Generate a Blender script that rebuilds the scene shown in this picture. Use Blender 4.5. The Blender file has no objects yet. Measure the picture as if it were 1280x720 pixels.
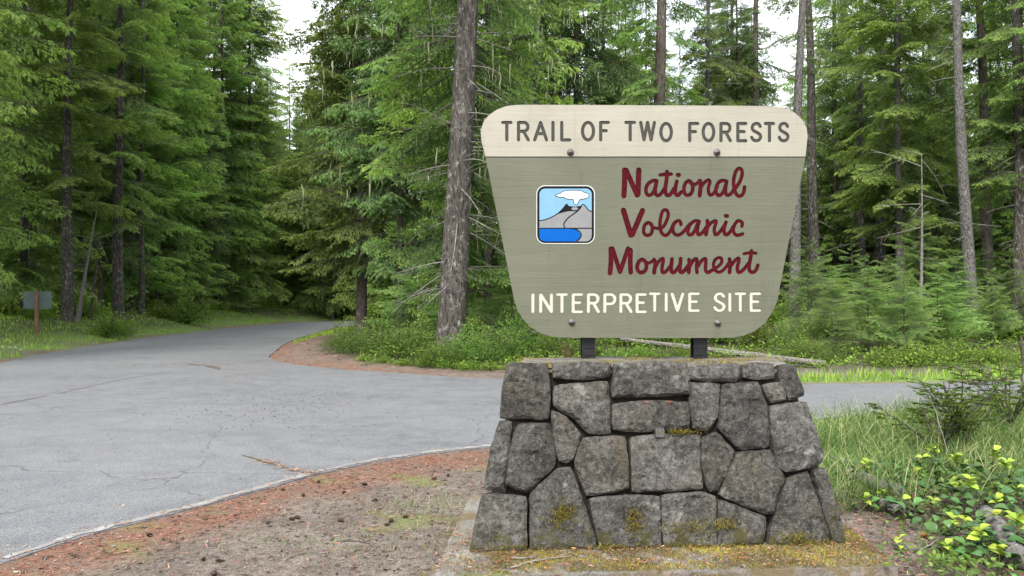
import bpy, math, random
import numpy as np
from mathutils import Vector, Matrix, noise
from mathutils.geometry import delaunay_2d_cdt, tessellate_polygon

SC = bpy.context.scene
COL = SC.collection
R = random.Random(7)
NR = np.random.default_rng(11)
rad = math.radians

# ---------------------------------------------------------------- camera
CAM_H = 1.5
FPX = 995.0            # focal length in photo pixels (1280 wide)
HOR = 380.0            # horizon row in the photo
cd = bpy.data.cameras.new("camera")
cd.sensor_width = 36.0
cd.lens = 36.0 * FPX / 1280.0
cd.shift_y = (HOR - 360.0) / 1280.0
cd.clip_start = 0.05
cd.clip_end = 3000.0
cam = bpy.data.objects.new("camera", cd)
cam.location = (0, 0, CAM_H)
cam.rotation_euler = (rad(90), 0, 0)
COL.objects.link(cam)
SC.camera = cam

# ---------------------------------------------------------------- world, sun, exposure
SUN_EL, SUN_AZ = rad(46), rad(200)        # high, behind the viewer's left shoulder, under thin cloud
w = bpy.data.worlds.new("World")
SC.world = w
w.use_nodes = True
nt = w.node_tree
nt.nodes.clear()
out = nt.nodes.new("ShaderNodeOutputWorld")
bg = nt.nodes.new("ShaderNodeBackground")
bg.inputs["Strength"].default_value = 0.15
sky = nt.nodes.new("ShaderNodeTexSky")
sky.sky_type = 'NISHITA'
sky.sun_disc = False
sky.sun_elevation = SUN_EL
sky.sun_rotation = SUN_AZ
sky.air_density = 1.0
sky.dust_density = 2.0
tc = nt.nodes.new("ShaderNodeTexCoord")
nz = nt.nodes.new("ShaderNodeTexNoise")
nz.inputs["Scale"].default_value = 3.0
nz.inputs["Detail"].default_value = 5.0
rmp = nt.nodes.new("ShaderNodeMapRange")
rmp.inputs["From Min"].default_value = 0.40
rmp.inputs["From Max"].default_value = 0.60
rmp.inputs["To Min"].default_value = 0.62
rmp.inputs["To Max"].default_value = 0.98
mx = nt.nodes.new("ShaderNodeMixRGB")
mx.inputs["Color2"].default_value = (6.4, 6.5, 6.75, 1)      # thin cloud veil in the sky texture's own units
nt.links.new(tc.outputs["Generated"], nz.inputs["Vector"])
nt.links.new(nz.outputs["Fac"], rmp.inputs["Value"])
nt.links.new(rmp.outputs["Result"], mx.inputs["Fac"])
nt.links.new(sky.outputs["Color"], mx.inputs["Color1"])
nt.links.new(mx.outputs["Color"], bg.inputs["Color"])
nt.links.new(bg.outputs["Background"], out.inputs["Surface"])

sd_ = bpy.data.lights.new("sun", 'SUN')
sd_.energy = 1.9
sd_.angle = rad(16)
sd_.color = (1.0, 0.95, 0.87)
sun = bpy.data.objects.new("sun", sd_)
# direction to the sun (Nishita: rotation measured from +Y towards +X)
sv = Vector((math.sin(SUN_AZ) * math.cos(SUN_EL), math.cos(SUN_AZ) * math.cos(SUN_EL), math.sin(SUN_EL)))
sun.rotation_euler = sv.to_track_quat('Z', 'Y').to_euler()
sun.location = (0, 0, 30)
COL.objects.link(sun)

SC.view_settings.view_transform = 'Standard'
SC.view_settings.look = 'None'
SC.view_settings.exposure = 1.33
SC.view_settings.gamma = 1.0
SC.render.engine = 'CYCLES'
SC.cycles.max_bounces = 8
SC.cycles.diffuse_bounces = 5
SC.cycles.glossy_bounces = 2
SC.cycles.transmission_bounces = 4
SC.cycles.caustics_reflective = False
SC.cycles.caustics_refractive = False

# ---------------------------------------------------------------- small helpers
def G(px, py):
    """photo pixel of a point on flat ground -> (x, y)"""
    d = CAM_H * FPX / (py - HOR)
    return ((px - 640) / FPX * d, d)

def at(px, d):
    return ((px - 640) / FPX * d, d)

def mesh_np(name, verts, faces, mats=(), mi=None, tint=None, smooth=False):
    """verts (n,3) array, faces (m,3|4) array"""
    me = bpy.data.meshes.new(name)
    verts = np.ascontiguousarray(verts, dtype=np.float32)
    faces = np.ascontiguousarray(faces, dtype=np.int32)
    k = faces.shape[1]
    me.vertices.add(len(verts)); me.vertices.foreach_set("co", verts.ravel())
    me.loops.add(faces.size); me.loops.foreach_set("vertex_index", faces.ravel())
    me.polygons.add(len(faces))
    me.polygons.foreach_set("loop_start", np.arange(0, faces.size, k, dtype=np.int32))
    me.polygons.foreach_set("loop_total", np.full(len(faces), k, dtype=np.int32))
    for m in mats: me.materials.append(m)
    if mi is not None: me.polygons.foreach_set("material_index", np.ascontiguousarray(mi, dtype=np.int32))
    if smooth: me.polygons.foreach_set("use_smooth", np.ones(len(faces), dtype=bool))
    if tint is not None:
        a = me.attributes.new("tint", 'FLOAT', 'POINT')
        a.data.foreach_set("value", np.ascontiguousarray(tint, dtype=np.float32))
    me.update(); me.validate()
    return me

def mesh_py(name, verts, faces, mats=(), mi=None, smooth=False):
    me = bpy.data.meshes.new(name)
    me.from_pydata([tuple(v) for v in verts], [], [tuple(f) for f in faces])
    for m in mats: me.materials.append(m)
    if mi is not None:
        for p, k in zip(me.polygons, mi): p.material_index = k
    if smooth:
        for p in me.polygons: p.use_smooth = True
    me.update()
    return me

def link(name, data, parent=None, loc=(0, 0, 0), rz=0.0, scale=None):
    o = bpy.data.objects.new(name, data)
    COL.objects.link(o)
    o.location = loc
    o.rotation_euler = (0, 0, rz)
    if scale is not None:
        o.scale = scale if hasattr(scale, '__len__') else (scale,) * 3
    if parent is not None: o.parent = parent
    return o

def tag(o, label, cat, group=None, kind=None):
    if label: o['label'] = label
    if cat: o['category'] = cat
    if group: o['group'] = group
    if kind: o['kind'] = kind
    return o

def copy_tree(o, parent=None):
    c = o.copy(); COL.objects.link(c)
    if parent is not None: c.parent = parent
    for ch in list(o.children): copy_tree(ch, c)
    return c

def smooth01(t):
    t = np.clip(t, 0, 1)
    return t * t * (3 - 2 * t)

class Acc:
    """collects numpy triangles with a tint per vertex and a material per face"""
    def __init__(s): s.v = []; s.f = []; s.t = []; s.m = []; s.n = 0
    def add(s, v, f, t=0.0, m=0):
        v = np.asarray(v, float).reshape(-1, 3); f = np.asarray(f, int)
        s.v.append(v); s.f.append(f + s.n)
        s.t.append(np.full(len(v), t, float) if np.isscalar(t) else np.asarray(t, float))
        s.m.append(np.full(len(f), m, int)); s.n += len(v)
    def arrays(s): return np.concatenate(s.v), np.concatenate(s.f), np.concatenate(s.t), np.concatenate(s.m)
    def mesh(s, name, mats, smooth=False):
        v, f, t, m = s.arrays()
        return mesh_np(name, v, f, mats, m, t, smooth)

def tube_np(pts, rads, n=6, cap=True, wob=0.0, rng=None):
    """triangulated tube along pts"""
    pts = np.asarray(pts, float); k = len(pts)
    tang = np.gradient(pts, axis=0)
    tang /= np.linalg.norm(tang, axis=1)[:, None] + 1e-9
    ref = np.array([0, 0, 1.0]) if abs(tang[0][2]) < 0.8 else np.array([1.0, 0, 0])
    V = []
    ang = np.arange(n) * 2 * math.pi / n
    for i in range(k):
        a = np.cross(tang[i], ref); a /= np.linalg.norm(a) + 1e-9
        b = np.cross(tang[i], a)
        rr = rads[i] * (1 + (wob * rng.standard_normal(n) if wob else 0))
        V.append(pts[i] + (np.cos(ang) * rr)[:, None] * a + (np.sin(ang) * rr)[:, None] * b)
    V = np.concatenate(V)
    F = []
    for i in range(k - 1):
        for j in range(n):
            a0 = i * n + j; a1 = i * n + (j + 1) % n; b0 = a0 + n; b1 = a1 + n
            F.append((a0, a1, b1)); F.append((a0, b1, b0))
    if cap:
        for j in range(1, n - 1):
            F.append((0, j + 1, j)); F.append(((k - 1) * n, (k - 1) * n + j, (k - 1) * n + j + 1))
    return V, np.array(F)

def box_vf(x0, x1, y0, y1, z0, z1):
    v = [(x, y, z) for z in (z0, z1) for y in (y0, y1) for x in (x0, x1)]
    f = [(0, 2, 3, 1), (4, 5, 7, 6), (0, 1, 5, 4), (1, 3, 7, 5), (3, 2, 6, 7), (2, 0, 4, 6)]
    return v, f

# ---------------------------------------------------------------- materials
class NT:
    def __init__(s, name):
        s.mat = bpy.data.materials.new(name); s.mat.use_nodes = True
        s.t = s.mat.node_tree; s.t.nodes.clear()
        s.out = s.n("ShaderNodeOutputMaterial")
        s.bsdf = s.n("ShaderNodeBsdfPrincipled")
        s.l(s.bsdf.outputs[0], s.out.inputs["Surface"])
        s.bsdf.inputs["Roughness"].default_value = 0.8
        s.bsdf.inputs["Specular IOR Level"].default_value = 0.3
    def n(s, typ, **kw):
        nd = s.t.nodes.new(typ)
        for k, v in kw.items(): setattr(nd, k, v)
        return nd
    def l(s, a, b): s.t.links.new(a, b)
    def coord(s, kind="Object", scale=(1, 1, 1)):
        c = s.n("ShaderNodeTexCoord"); m = s.n("ShaderNodeMapping")
        m.inputs["Scale"].default_value = scale
        s.l(c.outputs[kind], m.inputs["Vector"]); return m.outputs["Vector"]
    def noise(s, vec, scale, detail=4.0, rough=0.55, dist=0.0):
        nd = s.n("ShaderNodeTexNoise")
        nd.inputs["Scale"].default_value = scale; nd.inputs["Detail"].default_value = detail
        nd.inputs["Roughness"].default_value = rough; nd.inputs["Distortion"].default_value = dist
        if vec is not None: s.l(vec, nd.inputs["Vector"])
        return nd.outputs["Fac"]
    def voro(s, vec, scale, feature='F1', out_="Distance"):
        nd = s.n("ShaderNodeTexVoronoi", feature=feature)
        nd.inputs["Scale"].default_value = scale
        s.l(vec, nd.inputs["Vector"]); return nd.outputs[out_]
    def rng(s, v, a, b, c=0.0, d=1.0):
        nd = s.n("ShaderNodeMapRange")
        for k, x in zip(("From Min", "From Max", "To Min", "To Max"), (a, b, c, d)): nd.inputs[k].default_value = x
        s.l(v, nd.inputs["Value"]); return nd.outputs["Result"]
    def math(s, op, a, b=None):
        nd = s.n("ShaderNodeMath", operation=op)
        for i, x in enumerate((a, b)):
            if x is None: continue
            if isinstance(x, (int, float)): nd.inputs[i].default_value = x
            else: s.l(x, nd.inputs[i])
        return nd.outputs[0]
    def mix(s, fac, a, b, mode='MIX'):
        nd = s.n("ShaderNodeMixRGB", blend_type=mode)
        for key, x in (("Fac", fac), ("Color1", a), ("Color2", b)):
            if isinstance(x, (int, float)): nd.inputs[key].default_value = x
            elif isinstance(x, tuple): nd.inputs[key].default_value = (*x[:3], 1)
            else: s.l(x, nd.inputs[key])
        return nd.outputs["Color"]
    def attr(s, name):
        nd = s.n("ShaderNodeAttribute", attribute_name=name); return nd.outputs["Fac"]
    def rand(s): return s.n("ShaderNodeObjectInfo").outputs["Random"]
    def color(s, c):
        if isinstance(c, tuple): s.bsdf.inputs["Base Color"].default_value = (*c[:3], 1)
        else: s.l(c, s.bsdf.inputs["Base Color"])
    def bump(s, h, strength=0.5, dist=0.01):
        nd = s.n("ShaderNodeBump")
        nd.inputs["Strength"].default_value = strength; nd.inputs["Distance"].default_value = dist
        s.l(h, nd.inputs["Height"]); s.l(nd.outputs[0], s.bsdf.inputs["Normal"])
    def rough(s, v):
        if isinstance(v, (int, float)): s.bsdf.inputs["Roughness"].default_value = v
        else: s.l(v, s.bsdf.inputs["Roughness"])
    def translucent(s, col, fac):
        tr = s.n("ShaderNodeBsdfTranslucent"); ms = s.n("ShaderNodeMixShader")
        ms.inputs[0].default_value = fac
        if isinstance(col, tuple): tr.inputs["Color"].default_value = (*col, 1)
        else: s.l(col, tr.inputs["Color"])
        s.l(s.bsdf.outputs[0], ms.inputs[1]); s.l(tr.outputs[0], ms.inputs[2]); s.l(ms.outputs[0], s.out.inputs["Surface"])

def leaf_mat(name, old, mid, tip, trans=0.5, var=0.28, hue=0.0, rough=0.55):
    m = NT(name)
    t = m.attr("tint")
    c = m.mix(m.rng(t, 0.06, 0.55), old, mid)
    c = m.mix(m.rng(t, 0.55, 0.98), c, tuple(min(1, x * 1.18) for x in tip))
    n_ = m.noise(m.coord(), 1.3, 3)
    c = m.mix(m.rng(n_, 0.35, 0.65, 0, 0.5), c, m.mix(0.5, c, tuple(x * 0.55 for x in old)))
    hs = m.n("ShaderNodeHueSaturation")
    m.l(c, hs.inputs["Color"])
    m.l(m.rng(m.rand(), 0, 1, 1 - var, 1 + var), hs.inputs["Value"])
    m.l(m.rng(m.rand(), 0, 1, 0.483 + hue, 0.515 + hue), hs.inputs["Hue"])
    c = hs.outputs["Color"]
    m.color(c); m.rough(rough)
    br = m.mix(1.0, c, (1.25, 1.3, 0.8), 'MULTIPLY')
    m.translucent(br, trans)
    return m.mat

def simple(name, c, rough=0.8, metal=0.0, nscale=None, var=0.25, bump=0.0, bdist=0.004, spec=0.3):
    m = NT(name)
    m.bsdf.inputs['Specular IOR Level'].default_value = spec
    if nscale:
        n_ = m.noise(m.coord(), nscale, 5)
        m.color(m.mix(m.rng(n_, 0.3, 0.7), tuple(x * (1 - var) for x in c), tuple(min(1, x * (1 + var)) for x in c)))
        if bump: m.bump(n_, bump, bdist)
    else: m.color(c)
    m.rough(rough); m.bsdf.inputs["Metallic"].default_value = metal
    return m.mat

M = {}
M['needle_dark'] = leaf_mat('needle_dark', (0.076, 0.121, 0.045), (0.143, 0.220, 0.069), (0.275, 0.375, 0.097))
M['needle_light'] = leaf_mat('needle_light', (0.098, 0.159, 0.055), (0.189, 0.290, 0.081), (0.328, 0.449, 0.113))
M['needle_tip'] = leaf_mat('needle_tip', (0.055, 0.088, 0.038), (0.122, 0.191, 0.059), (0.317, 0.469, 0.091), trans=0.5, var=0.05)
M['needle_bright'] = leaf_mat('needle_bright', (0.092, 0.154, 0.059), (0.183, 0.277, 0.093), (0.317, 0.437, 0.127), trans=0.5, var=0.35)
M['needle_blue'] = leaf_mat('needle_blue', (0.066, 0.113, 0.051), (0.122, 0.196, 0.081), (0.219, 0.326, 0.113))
M['broad'] = leaf_mat('broad_leaf', (0.060, 0.110, 0.020), (0.145, 0.225, 0.036), (0.250, 0.360, 0.065))
M['shrub'] = leaf_mat('shrub_leaf', (0.066, 0.116, 0.033), (0.132, 0.221, 0.053), (0.238, 0.353, 0.082))
M['grass'] = leaf_mat('grass_blade', (0.045, 0.100, 0.022), (0.105, 0.185, 0.045), (0.330, 0.330, 0.150), trans=0.3)
M['verge'] = leaf_mat('verge_grass', (0.130, 0.238, 0.032), (0.227, 0.378, 0.043), (0.356, 0.497, 0.065), trans=0.3)
M['moss'] = leaf_mat('moss', (0.110, 0.090, 0.018), (0.230, 0.195, 0.028), (0.400, 0.350, 0.045), trans=0.2, var=0.05)
M['salal'] = leaf_mat('salal_leaf', (0.040, 0.095, 0.030), (0.065, 0.150, 0.040), (0.100, 0.200, 0.050), trans=0.15, rough=0.35)
M['salal_new'] = leaf_mat('salal_new_leaf', (0.20, 0.32, 0.035), (0.30, 0.42, 0.045), (0.40, 0.48, 0.07), trans=0.3, rough=0.4)
M['lichen'] = leaf_mat('hanging_lichen', (0.16, 0.18, 0.10), (0.24, 0.26, 0.15), (0.32, 0.34, 0.21), trans=0.2)
M['litter'] = None

def bark(name, dark, light, lichen_amt, lichen=(0.33, 0.34, 0.30), vs=0.22):
    m = NT(name)
    v = m.coord(scale=(1, 1, vs))
    v2 = m.coord(scale=(1, 1, 0.6))
    a = m.noise(v, 14, 8, 0.75, 0.8)
    b = m.voro(v, 22)
    h = m.math('ADD', a, m.math('MULTIPLY', b, 0.6))
    c = m.mix(m.rng(h, 0.52, 0.88), dark, light)
    ln = m.noise(v2, 8.0, 8, 0.78, 0.4)
    c = m.mix(m.rng(ln, 0.62 - lichen_amt, 0.70 - lichen_amt, 0, 0.85), c, lichen)
    m.color(c); m.rough(0.9)
    m.bump(h, 1.0, 0.06)
    return m.mat
M['bark'] = bark('fir_bark', (0.016, 0.013, 0.011), (0.088, 0.078, 0.068), 0.08, (0.30,0.30,0.27))
M['bark_grey'] = bark('grey_bark', (0.035, 0.032, 0.030), (0.145, 0.138, 0.13), 0.06, (0.27, 0.28, 0.26), vs=0.4)
M['bark_dark'] = bark('dark_bark', (0.030, 0.024, 0.019), (0.105, 0.088, 0.072), 0.03)
M['bark_pale'] = bark('pale_bark', (0.08, 0.07, 0.06), (0.25, 0.235, 0.215), 0.06, (0.36, 0.36, 0.34), vs=1.0)
M['twig'] = simple('twig_bark', (0.075, 0.062, 0.050), 0.9)
M['dead_twig'] = simple('dead_twig', (0.20, 0.185, 0.165), 0.9, nscale=4, var=0.4)

# ================================================================ GROUND AND ROADS
ROAD = [(-4.6, -9), (-3.7, 0), (-3.3, 3.1), G(0, 705), G(50, 688), G(100, 672), G(175, 653), G(250, 634), G(325, 613), G(400, 592),
        G(470, 577), G(540, 567), G(610, 559.5), G(700, 551), G(800, 543), G(900, 535), G(1005, 527), G(1100, 516), G(1240, 505),
        (14, 13.4), (40, 15.4), (90, 16),
        (90, 21), (40, 19.5), (16, 17.2), G(1240, 477), G(1120, 479.5), G(1005, 480), G(900, 479), G(800, 478), G(700, 476), G(620, 473),
        G(550, 470), G(480, 465), G(430, 462), G(400, 459), G(370, 456), G(345, 452), G(336, 446), G(343, 440), G(354, 431),
        G(369, 424), G(395, 416), G(417, 410), (-9.6, 56), (-4, 62), (8, 68), (40, 72),
        (40, 79), (6, 76), (-6, 73), (-13, 71.5), (-16.2, 68.5), (-17.6, 64), (-17.6, 57), (-17.5, 49.8), (-16.6, 38.3), (-14.8, 27.4), (-13.9, 23),
        (-13.0, 20.3), (-12, 15), (-11.2, 8), (-11, -9)]
def densify(poly, step, jit=0.0, rng=R):
    outp = []
    n = len(poly)
    for i in range(n):
        a, b = poly[i], poly[(i + 1) % n]
        L = math.dist(a, b); k = max(1, int(L / (step * max(1.0, 0.12 * math.hypot(*a)))))
        for j in range(k):
            t = j / k
            outp.append((a[0] + (b[0] - a[0]) * t + rng.uniform(-jit, jit), a[1] + (b[1] - a[1]) * t + rng.uniform(-jit, jit)))
    return outp
ROADP = np.array(ROAD)

def poly_sd(P, poly=ROADP, chunk=20000):
    """signed distance: > 0 outside"""
    P = np.asarray(P, float); res = np.empty(len(P))
    A = poly; B = np.roll(poly, -1, axis=0)
    for s in range(0, len(P), chunk):
        p = P[s:s + chunk][:, None, :]
        ab = B - A
        t = np.clip(((p - A) * ab).sum(-1) / ((ab ** 2).sum(-1) + 1e-12), 0, 1)
        d = np.sqrt((((A + t[..., None] * ab) - p) ** 2).sum(-1)).min(1)
        x, y = p[..., 0], p[..., 1]
        c = ((A[:, 1] > y) != (B[:, 1] > y)) & (x < (B[:, 0] - A[:, 0]) * (y - A[:, 1]) / (B[:, 1] - A[:, 1] + 1e-12) + A[:, 0])
        inside = c.sum(1) % 2 == 1
        res[s:s + chunk] = np.where(inside, -d, d)
    return res

def vnoise(P, s, seed=0.0):
    """cheap smooth sum-of-sines noise, about -1..1"""
    x = P[:, 0] * s + seed; y = P[:, 1] * s - seed
    return (np.sin(x * 1.7 + 1.3 * np.sin(y * 1.1)) + np.sin(y * 2.3 + 1.7 * np.sin(x * 0.9 + 2)) + np.sin((x + y) * 3.1 + np.sin(x * 2.7))) / 3

def gh(P, sd=None):
    P = np.atleast_2d(np.asarray(P, float))[:, :2]
    if sd is None: sd = poly_sd(P)
    x, y = P[:, 0], P[:, 1]
    off = smooth01(sd / 1.2)
    h = off * (0.035 * vnoise(P, 1.1) + 0.012 * vnoise(P, 4.3, 3))
    far_right = smooth01((y - 16.5) / 12) * smooth01((x + 2) / 6)
    h += off * far_right * 0.55
    h += off * smooth01((y - 18) / 2.5) * smooth01((46 - y) / 18) * smooth01((x + 11) / 1) * smooth01((5 - x) / 4) * 0.16
    h += smooth01(sd / 14 - 0.1) * smooth01((y - 10) / 20) * (0.35 * vnoise(P, 0.13, 5) + 0.3)
    left_ = smooth01((-6 - x - 0.12 * y) / 4) * smooth01((y - 8) / 10)
    h += left_ * (0.95 * smooth01((sd - 0.1) / 4.2))
    # close to the lens the soil sits a little under the asphalt
    h -= smooth01((16 - y) / 3) * smooth01(sd / 0.10) * (0.004 + 0.034 * smooth01((x + 2.3) / 1.2))
    h -= np.where(sd <= 0.0, 0.06 * smooth01(-sd / 0.12), 0)
    h += 0.092 * smooth01((4.47 - y) / 0.10) * smooth01((x + 0.62) / 0.2) * smooth01((1.50 - x + 0.1 * vnoise(P, 3)) / 0.5) * smooth01((y - 3.2) / .4)
    return h

def axis_pts(lo, hi, c0, c1, step, growth=1.09):
    a = list(np.arange(c0, c1, step)); s = step; p = a[-1]
    while p < hi: s *= growth; p += s; a.append(p)
    s = step; p = a[0]; b = []
    while p > lo: s *= growth; p -= s; b.append(p)
    return np.array(b[::-1] + a)

gx = axis_pts(-900, 900, -4.2, 4.6, 0.09); gy = axis_pts(-700, 1200, 2.6, 11.5, 0.09)
XX, YY = np.meshgrid(gx, gy); PP = np.stack([XX.ravel(), YY.ravel()], 1)
near_ = (np.abs(PP[:, 0]) < 140) & (PP[:, 1] > -60) & (PP[:, 1] < 160)
SDV = np.full(len(PP), 60.0); SDV[near_] = poly_sd(PP[near_])
HH = gh(PP, SDV)
nx_, ny_ = len(gx), len(gy)
ii = (np.arange(ny_ - 1)[:, None] * nx_ + np.arange(nx_ - 1)[None, :]).ravel()
FF = np.stack([ii, ii + 1, ii + nx_ + 1, ii + nx_], 1)

def zones(P, sd):
    """needle duff / grass / moss weights, world positions"""
    x, y = P[:, 0], P[:, 1]
    nz1 = vnoise(P, 1.7, 9); nz2 = vnoise(P, 5.1, 2)
    nearside = smooth01((15 - y) / 2) * (x > -4.8)
    duff = nearside * smooth01((0.80 + 0.25 * nz1 - sd) / 0.45) * smooth01(sd / 0.02 + 0.2)
    duff = np.maximum(duff, nearside * 0.45 * smooth01((nz1 + nz2 - 0.5) / 0.5) * (x < 1))
    isl = smooth01((y - 17) / 1.0) * smooth01((55 - y) / 5) * smooth01((x + 13) / 1) * smooth01((1.5 - x) / 1)
    duff = np.maximum(duff, isl * smooth01((1.9 + 0.3 * nz1 - sd) / 0.4) * (0.30 + 0.70 * smooth01((0.55 + .35 * nz2 - sd) / .3)))
    edge = smooth01((0.35 + 0.1 * nz2 - sd) / 0.25) * (y > 15)
    duff = np.maximum(duff, edge * 0.8)
    leftv = smooth01((-9 - x) / 2) * smooth01((4.2 + 0.8 * nz1 - sd) / 1.2) * smooth01((sd - 0.3) / 0.25)
    farv = smooth01((y - 14) / 1) * smooth01((x - 2) / 2) * smooth01((1.6 - sd) / 0.5) * smooth01((sd - 0.15) / 0.2)
    rightfg = smooth01((x - 2.2 - 0.2 * nz1) / 0.5) * smooth01((y - 6.0 - 0.3 * nz2) / 0.8) * smooth01((14 - y) / 1)
    patch = nearside * (x < 0.2) * smooth01((0.55 * nz1 + 0.45 * nz2 - 0.25) / 0.4) * 0.6
    grass = np.maximum.reduce([leftv, farv, rightfg, patch])
    return duff, grass
duff, grass_w = zones(PP, SDV)
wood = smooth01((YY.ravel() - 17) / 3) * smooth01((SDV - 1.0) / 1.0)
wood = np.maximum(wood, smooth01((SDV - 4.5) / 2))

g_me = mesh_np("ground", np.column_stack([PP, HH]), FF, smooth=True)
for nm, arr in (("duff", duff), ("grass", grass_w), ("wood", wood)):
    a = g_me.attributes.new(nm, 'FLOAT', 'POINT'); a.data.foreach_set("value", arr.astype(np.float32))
m = NT('forest_soil')
v = m.coord()
n1 = m.noise(v, 2.2, 6, 0.6); n2 = m.noise(v, 28, 6, 0.75); n3 = m.noise(v, 90, 3, 0.7); vo = m.voro(v, 60)
c = m.mix(m.rng(n1, 0.35, 0.65), (0.140, 0.117, 0.096), (0.240, 0.208, 0.178))
nb2 = m.noise(v, 11, 8, 0.8)
c = m.mix(m.rng(nb2, 0.48, 0.62, 0, .85), c, (0.075, 0.052, 0.038))
c = m.mix(m.rng(nb2, 0.32, 0.42, .6, 0), c, (0.22, 0.135, 0.085))
c = m.mix(m.rng(n2, 0.45, 0.7), c, (0.085, 0.062, 0.048))
c = m.mix(m.rng(n3, 0.56, 0.66, 0, 0.7), c, (0.42, 0.37, 0.31))
c = m.mix(m.rng(n3, 0.36, 0.44, 0.7, 0), c, (0.05, 0.038, 0.03))
df = m.mix(m.rng(n3, 0.38, 0.62), (0.115, 0.052, 0.032), (0.35, 0.165, 0.095))
df = m.mix(m.rng(n2, 0.42, 0.62), df, (0.17, 0.092, 0.062)); nm = m.noise(v, 7, 7, 0.75); df = m.mix(m.rng(nm, 0.50, 0.62, 0, 0.8), df, (0.15, 0.118, 0.092)); df = m.mix(m.rng(nm, 0.36, 0.46, 0.7, 0), df, (0.07, 0.042, 0.03))
fd = m.math('MULTIPLY', m.attr('duff'), m.rng(m.math('ADD', n2, m.math('MULTIPLY', n1, 0.8)), 0.72, 0.98, 0.35, 1.0))
c = m.mix(fd, c, df)
gr = m.mix(m.rng(n2, 0.35, 0.65), (0.105, 0.175, 0.032), (0.185, 0.285, 0.055))
fg = m.math('MULTIPLY', m.attr('grass'), m.rng(n2, 0.35, 0.55, 0.35, 1.0))
c = m.mix(fg, c, gr)
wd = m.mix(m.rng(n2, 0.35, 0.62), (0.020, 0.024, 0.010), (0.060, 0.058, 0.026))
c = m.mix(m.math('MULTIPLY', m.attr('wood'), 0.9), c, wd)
m.color(c); m.rough(0.95)
m.bump(m.math('ADD', n2, m.math('MULTIPLY', n3, 0.7)), 0.8, 0.02)
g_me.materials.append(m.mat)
ground = link("ground", g_me); ground['kind'] = 'structure'
ground['label'] = 'brown forest floor with reddish needle litter and grass around the roads'

def poly_sheet(name, poly, z, mat, gridstep=None, thick=0.0, jit=0.0):
    P2 = [Vector(p) for p in poly]
    n = len(P2)
    vs, es, fs, *_ = delaunay_2d_cdt(P2, [], [list(range(n))], 1, 1e-5)
    V = [(p.x, p.y, z) for p in vs]; F = [tuple(f) for f in fs]
    if thick:
        cnt = {}
        for f in F:
            for a, b in zip(f, f[1:] + f[:1]): cnt[(a, b)] = 1
        bd = [(a, b) for (a, b) in cnt if (b, a) not in cnt]
        m0 = {}
        for a, b in bd:
            for q in (a, b):
                if q not in m0:
                    m0[q] = len(V); V.append((V[q][0], V[q][1], z - thick))
        for a, b in bd: F.append((b, a, m0[a], m0[b]))
    return mesh_py(name, V, F, [mat])

m = NT('asphalt')
v = m.coord()
n1 = m.noise(v, 0.35, 5, 0.6); n2 = m.noise(v, 3.0, 6, 0.65); n3 = m.noise(v, 120, 2, 0.8); vs_ = m.voro(v, 95)
st = m.noise(m.coord(scale=(0.35, 1.6, 1)), 0.9, 4, 0.6, 0.8)
c = m.mix(m.rng(n1, 0.35, 0.65), (0.100, 0.107, 0.118), (0.163, 0.170, 0.181))
blot = m.noise(v, 1.1, 8, 0.72, 1.0)
c = m.mix(m.rng(blot, 0.53, 0.62, 0, 0.45), c, (0.080, 0.082, 0.088))
c = m.mix(m.rng(blot, 0.34, 0.44, 0.4, 0), c, (0.21, 0.208, 0.203))
c = m.mix(m.rng(n2, 0.35, 0.62, 0, 0.7), c, (0.190, 0.192, 0.195))
c = m.mix(m.rng(st, 0.52, 0.68, 0, 0.35), c, (0.105, 0.110, 0.118))
c = m.mix(m.rng(n3, 0.36, 0.50, 0.75, 0), c, (0.055, 0.056, 0.060))
c = m.mix(m.rng(n3, 0.56, 0.68, 0, 0.55), c, (0.42, 0.42, 0.41))
cr = m.n("ShaderNodeTexVoronoi", feature='DISTANCE_TO_EDGE'); cr.inputs["Scale"].default_value = 0.22
wv = m.n("ShaderNodeMixRGB"); wv.blend_type = 'ADD'; wv.inputs[0].default_value = 0.6
nn_ = m.n("ShaderNodeTexNoise"); nn_.inputs["Scale"].default_value = 1.6; nn_.inputs["Detail"].default_value = 7
m.l(v, nn_.inputs["Vector"]); m.l(v, wv.inputs[1]); m.l(nn_.outputs["Color"], wv.inputs[2]); m.l(wv.outputs[0], cr.inputs["Vector"])
ck = m.math('MULTIPLY', m.rng(cr.outputs["Distance"], 0.0, 0.004, 1, 0), m.rng(n2, 0.42, 0.55, 0, 1))
c = m.mix(m.math('MULTIPLY', ck, 0.7), c, (0.06, 0.058, 0.055))
m.color(c); m.rough(0.85)
m.bump(m.math('SUBTRACT', m.math('ADD', n3, m.math('MULTIPLY', vs_, 0.4)), ck), 0.5, 0.006)
M['asphalt'] = m.mat
rng_edge = random.Random(3)
road = link("road", poly_sheet("road", densify(ROAD, 0.12, 0.014, rng_edge), 0.004, M['asphalt'], thick=0.05))
tag(road, 'grey asphalt road junction with a lane curving off into the forest', None, kind='structure')

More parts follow.
